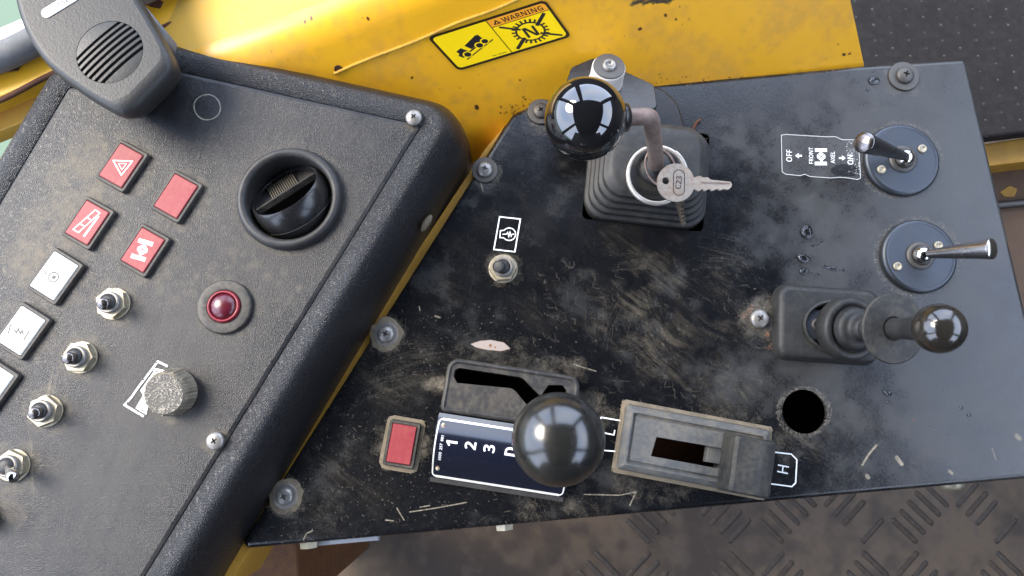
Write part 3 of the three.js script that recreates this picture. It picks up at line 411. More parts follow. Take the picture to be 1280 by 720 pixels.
{ // window sill beyond the dash
  const o = thing('window_sill', 'rust-edged yellow steel window sill behind the microphone', 'sill');
  part('ledge', slab(poly([[-90, 104], [200, -14], [330, -70], [350, -40], [262, 2], [205, 32], [70, 90], [-90, 160]], 0.030), 0.030, 0.012), M.yellow, o);
  const seam = [[-80, 158], [-20, 133], [10, 121], [60, 95], [110, 74], [205, 34], [240, 18], [270, 2], [320, -24]].map(([a, b]) => P(a, b, 0.029)); part('rust_seam', tubeAlong(seam, 0.0015, 120, 8), M.rust, o, 'crust of brown rust along the sill edge');
  part('apron', slab(poly([[-90, 162], [70, 90], [262, 4], [300, 20], [215, 75], [60, 140], [-90, 200]], 0.012), 0.012, 0.01), M.yellowDusty, o);
  const blotch = (pts, h, y) => slab(poly(pts, h), y, 0.0006, 0.0002); part('rust_patch', merge([blotch([[182, 4], [192, -4], [204, 2], [200, 10], [188, 8]], 0.0306, 0.0306), blotch([[0, 85], [14, 80], [26, 82], [22, 88], [6, 90]], 0.0306, 0.0306)]), M.rust, o);
  const s = thing('window_seal', 'grey rubber window seal running behind the microphone', 'seal');
  part('bead', tubeAlong([[-80, 100], [0, 72], [50, 48], [110, 18], [180, -14], [300, -70]].map(([a, b]) => P(a, b, 0.038)), 0.0072, 60, 14), M.gasket, s);
  part('lip', slab(poly([[-90, 68], [0, 34], [60, 8], [200, -60], [210, -40], [60, 32], [0, 58], [-90, 92]], 0.042), 0.042, 0.006), M.aluminium, s, 'pale grey metal glazing lip');
}
// ---------------------------------------------------------------- black console plate
const conOut = fillet(poly([[640, 143], [700, 112], [850, 102], [1080, 81], [1208, 73], [1332, 594], [1279, 599], [297, 687]], 0), [0.002, 0.004, 0.004, 0.001, 0.003, 0.003, 0.001, 0.003], 4);
const frameAt = (px, py, turn, h = 0) => { const o = P(px, py, h), c = Math.cos(turn), s = Math.sin(turn); return { o, turn, loc: (a, b, y = h) => { const p = P(a, b, y).sub(o); return [p.x * c - p.z * s, p.x * s + p.z * c]; }, world: (x, z) => [o.x + x * c + z * s, o.z - x * s + z * c] }; };
const selT = turnOf(560, 445, 725, 470), selF = frameAt(632, 535, selT, 0.006);
const slT = turnOf(785, 507, 962, 540), slF = frameAt(868, 562, slT, 0.004);
const slotSel = [[567, 455], [573, 452], [652, 464], [657, 467], [678, 488], [688, 474], [706, 474], [712, 481], [709, 491], [690, 497], [698, 521], [672, 519], [645, 481], [640, 478], [570, 471], [566, 463]].map(([a, b]) => selF.loc(a, b, 0.010)).map(([x, z]) => [x * 0.97, Math.min(z + 0.0030, -0.0080)]);
const slotSl = [[820, 546], [906, 561], [899, 586], [813, 570]].map(([a, b]) => slF.loc(a, b, 0.004));
const con = thing('control_console', 'dusty black painted sheet steel console plate with scratched top', 'console');
const holeC = P(1005.5, 514.5, 0), bootC = P(808, 220, 0), bootT = turnOf(732, 268, 886, 285);
{
  const rot = (pts, c, t) => pts.map(([x, z]) => [c.x + x * Math.cos(t) + z * Math.sin(t), c.z - x * Math.sin(t) + z * Math.cos(t)]);
  const holes = [circle(holeC.x, holeC.z, 27.5 * K(1005, 514)), slotSel.map(p => selF.world(...p)), inset(slotSl, -0.002).map(p => slF.world(...p))];
  const bw = 150 * K(808, 220), bd = 128 * K(808, 220); holes.push(rot(rrect(bw, bd, 0.003).map(p => [p[0], p[2]]), bootC, bootT));
  const r = 0.0028, top = inset(conOut, r);
  const prof = [[0.001, -0.032], [0, -0.030], [0, -r]]; for (let k = 1; k <= 5; k++) { const a = k / 5 * Math.PI / 2; prof.push([r * (1 - Math.cos(a)), -r * (1 - Math.sin(a))]); }
  const gs = [sweepUp(conOut, prof), capGeo(top, holes, 0)]; for (const h of holes) gs.push(sweepUp(h, [[0, 0], [0, -0.002]]));
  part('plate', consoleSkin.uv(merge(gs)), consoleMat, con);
  part('bottom_tray', slab(inset(conOut, 0.004), -0.085, 0.004), M.rust, con, 'dirty brown tray under the plate seen through its holes');
  part('tray_wall', sweepUp(inset(conOut, 0.004), [[0, -0.085], [0, -0.03]]), M.blackPaint, con);
}
// cross-head screws
const phillips = (() => {
  const ev = new Evaluator(), R = 0.0044; ev.attributes = ['position', 'normal'];
  const pr = [[0.0001, 0], [R, 0], [R, 0.0008]]; for (let k = 1; k <= 8; k++) { const a = k / 8 * Math.PI / 2; pr.push([R * Math.cos(a) + 0.00001, 0.0008 + 0.0019 * Math.sin(a)]); }
  let b = new Brush(new THREE.LatheGeometry(pr.map(p => new THREE.Vector2(...p)), 28));
  for (const t of [0, 1]) { const g = new THREE.BoxGeometry(0.0044, 0.003, 0.0011); const p = g.attributes.position; for (let i = 0; i < p.count; i++) if (p.getY(i) < 0) { p.setX(i, p.getX(i) * 0.4); p.setZ(i, p.getZ(i) * 0.5); } g.computeVertexNormals(); const c = new Brush(g); c.position.y = 0.0024; c.rotation.y = t * Math.PI / 2 + 0.4; c.updateMatrixWorld(); b.updateMatrixWorld(); b = ev.evaluate(b, c, SUBTRACTION); }
  return boxUV(creased(clean(b.geometry), 0.6));
})();
const washerG = (ro, th = 0.0011) => lathe([[0.003, 0], [ro, 0], [ro, th * 0.6], [ro - 0.0004, th], [0.003, th]], 32);
const wob = (r, y, k) => ringAt(r, y, 64).map((p, i) => { const s = 1 + k * (vnoise(i / 3.2, r * 900, 0) - 0.5); return [p[0] * s, p[1], p[2] * s]; });
const dirtCollar = loft([wob(0.0086, 0.0001, 0.26), wob(0.0078, 0.0005, 0.14), wob(0.0068, 0.0009, 0.04), wob(0.0063, 0.0010, 0)], { crease: 1.2 });
function screw(parent, px, py, h, { ro = 0.0064, collar = false, m = M.steel, wm = M.steel, scale = 1, turn = 0.3 } = {}) {
  const s = part('screw', phillips, m, parent); const p = P(px, py, h); s.position.set(p.x, h + 0.0013, p.z); s.rotation.y = turn; s.scale.setScalar(scale);
  if (ro) { const w = part('washer', washerG(ro), wm, s); w.position.y = -0.0011; }
  if (collar) { const w = part('dirt_collar', dirtCollar, M.dirtRing, s, 'ring of caked dust round the screw'); w.position.y = -0.0014; w.rotation.y = turn * 5; }
  return s;
}
screw(con, 676, 140, 0, { ro: 0.0074, m: M.darkSteel, wm: M.darkSteel, turn: 0.2 });
screw(con, 606, 213, 0, { ro: 0.0072, wm: M.darkSteel, turn: 1.0 });
screw(con, 483, 418, 0, { collar: true, turn: 0.7 });
screw(con, 357, 620, 0, { collar: true, turn: 0.1 });
screw(con, 948, 399, 0, { ro: 0, turn: 0.5, scale: 1.12 });
screw(con, 1129, 96, 0, { ro: 0.0078, m: M.darkSteel, wm: M.darkSteel, turn: 0.9, scale: 1.1 });
{ // bolts through the folded edges
  const head = boxUV(creased(new THREE.CylinderGeometry(0.0048, 0.0052, 0.0045, 6).translate(0, 0.00225, 0), 0.4)), cup = lathe([[0.0062, 0], [0.006, 0.0025], [0.004, 0.0042], [0, 0.0048]], 24);
  const fr = P(1279, 599).sub(P(297, 687)).normalize(), nf = V(-fr.z, 0, fr.x), rt = P(1332, 594).sub(P(1208, 73)).normalize(), nr = V(rt.z, 0, -rt.x); if (nf.z < 0) nf.negate(); if (nr.x < 0) nr.negate();
  for (const [px, n, g, y] of [[376, nf, head, -0.014], [626, nf, head, -0.016], [1206, nf, cup, -0.013]]) { const a = P(297, 687), k = (px - 297) / (1279 - 297), q = a.lerp(P(1279, 599), k); q.y = y; part('edge_bolt', along(g, q.clone().addScaledVector(n, -0.0004), q.clone().add(n)), M.zinc, con); }
  for (const [py, y] of [[122, -0.012], [168, -0.014], [250, -0.016]]) { const k = (py - 73) / (594 - 73), q = P(1208, 73).lerp(P(1332, 594), k); q.y = y; part('edge_bolt', along(cup, q.clone().addScaledVector(nr, -0.0004), q.clone().add(nr)), M.zinc, con); }
  const s0 = P(297, 687).lerp(P(1279, 599), 0.068), s1 = P(297, 687).lerp(P(1279, 599), 0.170); part('edge_strip', merge([sweepUp([[s0.x, s0.z + 0.0003], [s1.x, s1.z + 0.0003], [s1.x, s1.z + 0.0042], [s0.x, s0.z + 0.0042]], [[0, -0.022], [0, -0.0185], [0.0004, -0.018]]), capGeo(inset([[s0.x, s0.z + 0.0003], [s1.x, s1.z + 0.0003], [s1.x, s1.z + 0.0042], [s0.x, s0.z + 0.0042]], 0.0004), [], -0.018)]), M.aluminium, con, 'thin grey metal strip bolted below the front edge');
}
{ // yellow steel edge between console and dash, posts and boards below
  const o = thing('edge_plate', 'narrow yellow painted steel edge between the dash and the console', 'metal edge');
  part('strip', slab(poly([[606, 186], [632, 156], [284, 735], [240, 735]], -0.004), -0.004, 0.05), M.ochre, o);
  const b = thing('support_post', 'rusty orange painted post under the front corner of the console', 'post');
  part('post', slab(poly([[300, 670], [372, 668], [376, 760], [280, 770]], -0.13), -0.13, 0.24, 0.002), M.rustPaint, b);
  part('foot_plate', slab(poly([[270, 712], [392, 708], [395, 780], [255, 780]], -0.22), -0.22, 0.02, 0.002), M.rust, b);
  const pad = thing('rubber_mat', 'black perforated rubber mat beyond the console corner', 'mat');
  const N = 256, tex = pixels(N, N, (i, j) => { const u = (i % 64) / 64 - 0.5, v = ((j + (Math.floor(i / 64) % 2) * 32) % 64) / 64 - 0.5, d = Math.hypot(u, v), a = fbm(i / 20, j / 20, 4); const q = d < 0.07 ? 0.07 * hash(Math.floor(i / 64) + 7, Math.floor(j / 32)) : 0; return [0.016 + q + 0.014 * a, 0.0145 + q + 0.012 * a, 0.0135 + q + 0.011 * a].map(toS); });
  const dots = texOf(tex);
  part('mat_sheet', slab(poly([[1040, -60], [1420, -60], [1420, 150], [1180, 178], [1040, 176]], -0.07), -0.07, 0.01, 0.002), mat({ map: dots, roughness: 0.9, specularIntensity: 0.4, bumpMap: dots, bumpScale: 0.0004 }), pad);
  const bd = thing('side_box', 'brown grimy wooden box with orange rim beside the console', 'box');
  part('rim', slab(poly([[1180, 188], [1420, 150], [1420, 186], [1180, 214]], -0.09), -0.09, 0.02, 0.001), M.ochre, bd, 'orange painted rim');
  part('side_board', slab(poly([[1160, 218], [1420, 184], [1420, 520], [1180, 560]], -0.135), -0.135, 0.02, 0.001), M.brownBoard, bd);
  part('paint_mark', slab(poly([[1250, 240], [1262, 232], [1272, 236], [1268, 246], [1256, 246]], -0.1346), -0.1346, 0.0003, 0.0001), M.ochre, bd, 'orange paint mark');
  const rod = thing('thin_rod', 'thin dark steel rod lying on the grimy box', 'rod'); const ra = P(1190, 262, -0.131), rb = P(1420, 240, -0.131); part('bar', along(lathe([[0, 0], [0.0028, 0], [0.0028, ra.distanceTo(rb)], [0, ra.distanceTo(rb)]], 14), ra, rb), M.darkSteel, rod);
}
// ---------------------------------------------------------------- padded dash panel
const dash = thing('dash_panel', 'black leather-grained padded dash panel with rolled rim beside the console', 'dash panel');
{
  const crest = poly([[70, 88], [214, 62], [566, 140], [161, 806], [-360, 806]], HL), rad = [0.014, 0.014, 0.011, 0.014, 0.014];
  const vc = P(363, 249, HL), hole = circle(vc.x, vc.z, 0.0235);
  const prof = [[-0.013, -0.045], [-0.0125, -0.004], [-0.0115, 0.008], [-0.0095, 0.019], [-0.0064, 0.0270], [-0.0036, 0.0322], [-0.0012, 0.0352], [0.0008, 0.0364], [0.0030, 0.0366], [0.0060, 0.0358], [0.0100, 0.0346], [0.0104, 0.0340], [0.0108, 0.0345], [0.0116, 0.0348], [0.0125, HL]];
  part('rolled_rim', dashSkin.uv(merge([sweepPoly(crest, rad, prof.slice(0, 13), 12)])), rimMat, dash);
  const inn = fillet(inset(crest, 0.0125), rad.map(r => Math.max(r - 0.0125, 0.0015)), 12);
  part('cover_sheet', dashSkin.uv(merge([sweepPoly(crest, rad, prof.slice(12), 12), capGeo(inn, [hole], HL), sweepUp(hole, [[0, HL], [0, HL - 0.03]])])), dashMat, dash);
  screw(dash, 518, 149, HL, { ro: 0, m: M.steel, turn: 0.4, scale: 0.95 }); screw(dash, 271, 551, HL, { ro: 0, m: M.steel, turn: 0.2, scale: 0.95 });
  const pg = P(533, 279, 0.014); const plug = part('side_plug', boxUV(new THREE.SphereGeometry(0.004, 20, 14).scale(0.45, 0.8, 1.3)), M.dirtRing, dash, 'brownish rubber plug in the side of the rim'); plug.position.copy(pg); plug.rotation.y = -0.55;
}
// square warning lamps / rocker caps
const SY = (lw) => (x) => { x.strokeStyle = x.fillStyle = 'rgba(245,225,220,0.95)'; x.lineWidth = lw; x.lineJoin = 'round'; };
function lampSwitch(name, px, py, wpx, dpx, deg, h, m, label, category, group, draw, dirt = true) {
  const k = K(px, py, h), w = wpx * k, d = dpx * k, o = thing(name, label, category, P(px, py, h).setY(h), 0, group); const r = new THREE.Group();
  const t = -deg * Math.PI / 180; o.rotation.y = t; o.scale.y = 0.66;
  part('bezel', loft([rrect(w * 1.01, d * 1.01, 0.0012, 0.0001), rrect(w, d, 0.0012, 0.0034), rrect(w - 0.0007, d - 0.0007, 0.001, 0.0039), rrect(w - 0.0028, d - 0.0028, 0.0008, 0.0039), rrect(w - 0.0032, d - 0.0032, 0.0007, 0.0030)], { capB: true }), M.plasticDusty, o);
  const lens = part('lens', loft([rrect(w - 0.0036, d - 0.0036, 0.0007, 0.0031), rrect(w - 0.0036, d - 0.0036, 0.0007, 0.0042), rrect(w - 0.0044, d - 0.0044, 0.0006, 0.0047)], { capB: true }), m, o);
  if (h === 0) { const n = 60; const ring = (e, y) => rrect(w + e, d + e, 0.0015 + e / 2, y, 0, 0, 9).map((p, i) => { const s = 1 + (e > 0.002 ? 0.05 * (hash(i, Math.round(px)) - 0.5) : 0); return [p[0] * s, p[1], p[2] * s]; }); part('dirt_edge', loft([ring(0.0042, 0.0001), ring(0.0016, 0.0007), ring(0.0004, 0.0010)]), M.dirtRing, o, 'caked dust round the bezel'); }
  if (draw) { const s = decalMesh('symbol', lens, w - 0.005, d - 0.005, 0.00485, 22000, (x) => { x.rotate(t); draw(x); }, { k, rough: 0.5 }); }
  return o;
}
const poly2 = (x, pts, close = true, fill = false) => { x.beginPath(); pts.forEach((p, i) => i ? x.lineTo(...p) : x.moveTo(...p)); if (close) x.closePath(); fill ? x.fill() : x.stroke(); };
function axle(x) { x.fillRect(-10, -14, 21, 6); x.fillRect(-12, 9, 21, 6); x.fillRect(-1.8, -12, 3.6, 24); x.beginPath(); x.ellipse(0, 0, 7.4, 6.4, 0, 0, 7); x.fill(); x.globalCompositeOperation = 'destination-out'; x.lineWidth = 1.6; x.beginPath(); x.moveTo(-6, -5); x.lineTo(6, 5); x.moveTo(6, -5); x.lineTo(-6, 5); x.stroke(); x.globalCompositeOperation = 'source-over'; }
lampSwitch('warning_lamp', 155, 209, 43, 57, 29, HL, M.red, 'red square warning lamp with white triangle symbol', 'warning lamp', 'square lamps on the dash', (x) => { SY(1.6)(x); poly2(x, [[-10, -6], [14, -5], [2, 13]]); x.lineWidth = 1; poly2(x, [[-3, -2], [7, -2], [2, 6]]); });
lampSwitch('warning_lamp', 223, 247, 43, 57, 29, HL, M.red, 'plain red square warning lamp without symbol on the dash beside the air vent', 'warning lamp', 'square lamps on the dash', null);
lampSwitch('warning_lamp', 113, 280, 43, 57, 29, HL, M.red, 'red square warning lamp with white crane boom symbol', 'warning lamp', 'square lamps on the dash', (x) => { SY(1.4)(x); poly2(x, [[-16, 9], [9, -16], [15, -12], [-9, 13]]); for (const t of [0.3, 0.62]) poly2(x, [[-16 + 25 * t, 9 - 25 * t], [-9 + 24 * t, 13 - 25 * t]], false); x.lineWidth = 2.6; poly2(x, [[14, -8], [-2, 18]], false); x.beginPath(); x.arc(-15, -21, 1.6, 0, 7); x.fill(); });
lampSwitch('warning_lamp', 182, 314, 43, 57, 29, HL, M.red, 'red square warning lamp with white axle symbol', 'warning lamp', 'square lamps on the dash', (x) => { SY(1)(x); x.fillStyle = 'rgb(250,240,236)'; x.rotate(0.28); x.scale(0.9, 0.9); axle(x); });
const inkPen = (x) => { x.strokeStyle = x.fillStyle = 'rgba(52,48,44,0.95)'; x.lineWidth = 1.7; };
lampSwitch('rocker_switch', 72, 346, 46, 60, 31, HL, M.white, 'white square switch cap with small round symbol', 'switch', 'white caps on the dash', (x) => { inkPen(x); x.beginPath(); x.arc(0, 2, 6, 0, 7); x.stroke(); x.beginPath(); x.arc(0.5, 2, 2.6, 0, 7); x.fill(); poly2(x, [[-12, -6], [-10, -1]], false); });
lampSwitch('rocker_switch', 31, 414, 46, 60, 31, HL, M.white, 'white square switch cap with zigzag wiper symbol', 'switch', 'white caps on the dash', (x) => { inkPen(x); poly2(x, [[-13, -8], [-15, 4]], false); poly2(x, [[-8, -1], [-5, 3], [-3, -2], [0, 4], [2, 0], [4, 5]], false); poly2(x, [[11, 0], [5, 12]], false); x.beginPath(); x.arc(2, -6, 1.1, 0, 7); x.fill(); });
lampSwitch('rocker_switch', -8, 483, 46, 60, 31, HL, M.white, 'white square switch cap with blank face, last of its row', 'switch', 'white caps on the dash', null);
// toggle switches
const hexNut = (r, h) => { const g = boxUV(creased(new THREE.CylinderGeometry(r * 0.96, r, h, 6).translate(0, h / 2, 0), 0.4)); return g; };
function toggle(px, py, h, tipPx, tipPy, label, group, { rNut = 20, mNut = M.zinc, mLev = M.darkChrome, spin = 0.2, len = 0.013, rl = 1.5 } = {}) {
  const k = K(px, py, h), R = rNut * k, o = thing('toggle_switch', label, 'toggle switch', P(px, py, h).setY(h), 0, group);
  part('washer', washerG(R * 1.02, 0.0008), mNut, o); const nut = part('nut', hexNut(R * 1.0, 0.0032), mNut, o); nut.rotation.y = spin; nut.position.y = 0.0007;
  part('collar', lathe([[R * 0.68, 0.003], [R * 0.68, 0.0055], [R * 0.62, 0.0062], [R * 0.48, 0.0062], [R * 0.44, 0.0045], [0, 0.0045]], 32), M.steel, o);
  part('boot', lathe([[R * 0.5, 0.0048], [R * 0.44, 0.0068], [R * 0.25, 0.0075], [0, 0.0075]], 24), M.plastic, o);
  const a = V(0, 0.0045, 0), b = P(tipPx, tipPy, h + len).sub(o.position), L = a.distanceTo(b), q = R * 0.2 * rl;
  part('lever', along(lathe([[q * 0.75, 0], [q, L * 0.5], [q * 1.25, L * 0.8], [q * 1.2, L * 0.94], [q * 0.8, L], [0, L * 1.03]], 20), a, b), mLev, o);
}
toggle(143, 380, HL, 128, 380, 'toggle switch beside the round-symbol white cap', 'toggle switches in a row on the dash');
toggle(102, 447, HL, 84, 448, 'toggle switch beside the wiper-symbol white cap', 'toggle switches in a row on the dash', { spin: 0.5 });
toggle(59, 514, HL, 42, 517, 'toggle switch between the chrome-levered toggle and the next', 'toggle switches in a row on the dash', { spin: 0.9 });
toggle(18, 582, HL, 17, 598, 'toggle switch with bare chrome lever tipped towards the seat', 'toggle switches in a row on the dash', { mLev: M.chrome, spin: 0.1 });
toggle(-20, 650, HL, -38, 652, 'toggle switch next to the chrome-levered one, half out at the dash edge', 'toggle switches in a row on the dash', { spin: 0.7 });
toggle(629, 336, 0, 622, 333, 'small toggle switch on the console below the glow plug symbol', undefined, { rNut: 18, mLev: M.plastic, spin: 0.6, rl: 1.7, len: 0.011 });
{ // round air vent
  const c = P(363, 249, HL), o = thing('air_vent', 'round black swivelling air vent in the dash', 'air vent', c.clone().setY(HL));
  part('ring', lathe([[0.0260, -0.0004], [0.0262, 0.0012], [0.0252, 0.0038], [0.0238, 0.0046], [0.0224, 0.0044], [0.0214, 0.0034], [0.0210, 0.0018], [0.0206, -0.006], [0.0206, -0.02]], 72), M.plastic, o);
  part('duct', lathe([[0.0208, -0.03], [0, -0.03]], 32), M.plastic, o);
  const axis = V(-0.36, 0.76, -0.54).normalize(), q = new THREE.Quaternion().setFromUnitVectors(V(0, 1, 0), axis), dy = -0.0062;
  const Rb = 0.0203, cut = 0.0082, rc = Math.sqrt(Rb * Rb - cut * cut), pts = [];
  for (let i = 0; i <= 22; i++) { const y = -Rb * 0.94 + (cut + Rb * 0.94) * i / 22; pts.push([Math.sqrt(Math.max(0, Rb * Rb - y * y)), y]); }
  pts.push([rc - 0.0003, cut + 0.0004], [rc - 0.0010, cut + 0.0002], [rc - 0.0013, cut - 0.002]);
  part('swivel_ball', boxUV(creased(lathe(pts, 64), 0.6)).applyQuaternion(q).translate(0, dy, 0), M.plasticGloss, o);
  part('cavity', lathe([[rc - 0.0013, cut - 0.002], [rc - 0.0022, -0.012], [0, -0.014]], 48).applyQuaternion(q).translate(0, dy, 0), M.plastic, o);
  part('seam_line', lathe([[Rb + 0.00002, -0.0030], [Rb + 0.00018, -0.0027], [Rb + 0.00002, -0.0024]], 64).applyQuaternion(q).translate(0, dy, 0), M.plasticDusty, o, 'fine moulding line round the ball');
  const rf = rc - 0.0016, f = new THREE.Group(); f.name = 'louvre'; f.position.y = dy; f.quaternion.copy(q).multiply(new THREE.Quaternion().setFromAxisAngle(V(0, 1, 0), 0.62)); o.add(f);
  const half = []; for (let i = 0; i <= 24; i++) { const a = Math.PI + i / 24 * Math.PI; half.push([rf * Math.cos(a), rf * Math.sin(a)]); }
  part('flap', slab(half, cut - 0.0022, 0.0012, 0.0003), M.plastic, f);
  part('flap_edge', boxUV(new THREE.BoxGeometry(rf * 1.98, 0.0030, 0.0011).translate(0, cut - 0.0018, 0.0002)), M.plasticDusty, f);
  for (let i = 0; i < 13; i++) { const xx = (i - 6) * 0.00118, zz = -Math.sqrt(rf * rf - xx * xx) + 0.0012; part('rib', boxUV(new THREE.BoxGeometry(0.0005, 0.0016, -zz - 0.0012).translate(xx, cut - 0.0014, zz / 2 - 0.0003)), M.ribDust, f); }
}
{ // red pilot lamp
  const k = K(282, 384, HL), o = thing('pilot_lamp', 'round red glass pilot lamp in a flat black ring', 'pilot lamp', P(282, 384, HL).setY(HL)), R = 34 * k, r = 19.5 * k;
  part('ring', lathe([[R, 0], [R, 0.0016], [R - 0.0008, 0.0023], [r + 0.001, 0.0024], [r + 0.0002, 0.0018], [r, -0.001]], 56), M.plasticDusty, o);
  part('rim', lathe([[r + 0.0003, 0.0018], [r, 0.0036], [r - 0.0009, 0.0038], [r - 0.0013, 0.002]], 48), mat({ color: new THREE.Color().setRGB(0.22, 0.02, 0.03), roughness: 0.3 }), o);
  const pr = []; for (let i = 0; i <= 10; i++) { const a = i / 10 * Math.PI / 2; pr.push([(r - 0.0012) * Math.cos(a), 0.0022 + 0.0036 * Math.sin(a)]); } part('lens', lathe(pr, 48), mat({ color: new THREE.Color().setRGB(0.075, 0.005, 0.013), roughness: 0.3, clearcoat: 0.3, clearcoatRoughness: 0.2 }), o);
}
{ // rotary knob and its worn scale
  const k = K(218, 490, HL), c = P(219, 489, HL), o = thing('rotary_knob', 'fluted dusty black rotary knob beside worn white scale', 'knob', c.clone().setY(HL));
  const body = new THREE.Group(); body.name = 'cap'; o.add(body); body.rotation.x = 0.16; body.rotation.z = 0.05;
  const R = 29 * k, n = 120, ring = (r, y, fl) => Array.from({ length: n }, (_, i) => { const a = -i / n * 2 * Math.PI, s = 1 - fl * Math.pow(Math.max(0, Math.cos(a * 13)), 8); return [r * s * Math.cos(a), y, r * s * Math.sin(a)]; });
  part('skirt', loft([ring(R, 0.0002, 0.0), ring(R, 0.0015, 0.05), ring(R * 0.93, 0.0085, 0.06), ring(R * 0.88, 0.0100, 0.03), ring(R * 0.84, 0.0106, 0)], { capB: true }), mat({ ...grime([0.10, 0.09, 0.07], [0.34, 0.28, 0.19], 0.7, 0.5, 0.9, { off: 141 }) }), body);
  const topTex = pixels(192, 192, (i, j) => { const a = fbm(i / 5, j / 5, 3); const v = clamp((a - 0.38) * 4); return [v * 255, v * 255, v * 255]; });
  const tb = texOf(topTex, false); part('top_face', new THREE.CircleGeometry(R * 0.835, 40).rotateX(-Math.PI / 2).translate(0, 0.0108, 0), mat({ map: texOf(pixels(192, 192, (i, j) => mix3([0.10, 0.092, 0.08], [0.30, 0.27, 0.22], clamp((fbm(i / 5, j / 5, 3) - 0.36) * 3.4)).map(toS))), bumpMap: tb, bumpScale: 0.0007, roughness: 0.75 }), body, 'grainy pebbled top');
  for (let i = 0; i < 13; i++) { const a = (i + 0.5) / 13 * 2 * Math.PI; part('flute_line', along(lathe([[0, 0], [0.0004, 0], [0.00035, 0.0082], [0, 0.0082]], 6), V(Math.cos(a) * R * 1.0, 0.0012, Math.sin(a) * R * 1.0), V(Math.cos(a) * R * 0.92, 0.0095, Math.sin(a) * R * 0.92)), M.zinc, body); }
  const dec = thing('scale_print', 'worn white printed scale beside the rotary knob', 'marking', P(190, 484, HL).setY(HL + 0.0001));
  decalMesh('print', dec, 70 * k, 84 * k, 0.0002, 14000, (x) => { x.fillStyle = x.strokeStyle = 'rgba(245,244,238,0.96)'; x.lineWidth = 2.6; poly2(x, [[-24, 12], [-18, 2], [5, -32], [18, -26]], false); poly2(x, [[-24, 12], [-32, 22], [-7, 36]], false); x.beginPath(); x.moveTo(-4, 34); x.lineTo(-18, 26); x.lineTo(-10, 10); x.lineTo(-14, 4); x.lineTo(0, -18); x.lineTo(2, -24); x.lineTo(28, -18); x.lineTo(24, -4); x.lineTo(0, 10); x.lineTo(-4, 34); x.fill(); x.globalCompositeOperation = 'destination-out'; for (let i = 0; i < 90; i++) { x.beginPath(); x.arc(rr2(-30, 30), rr2(-36, 36), rr2(0.3, 1.5), 0, 7); x.fill(); } x.globalCompositeOperation = 'source-over'; }, { k, rough: 0.6 });
}
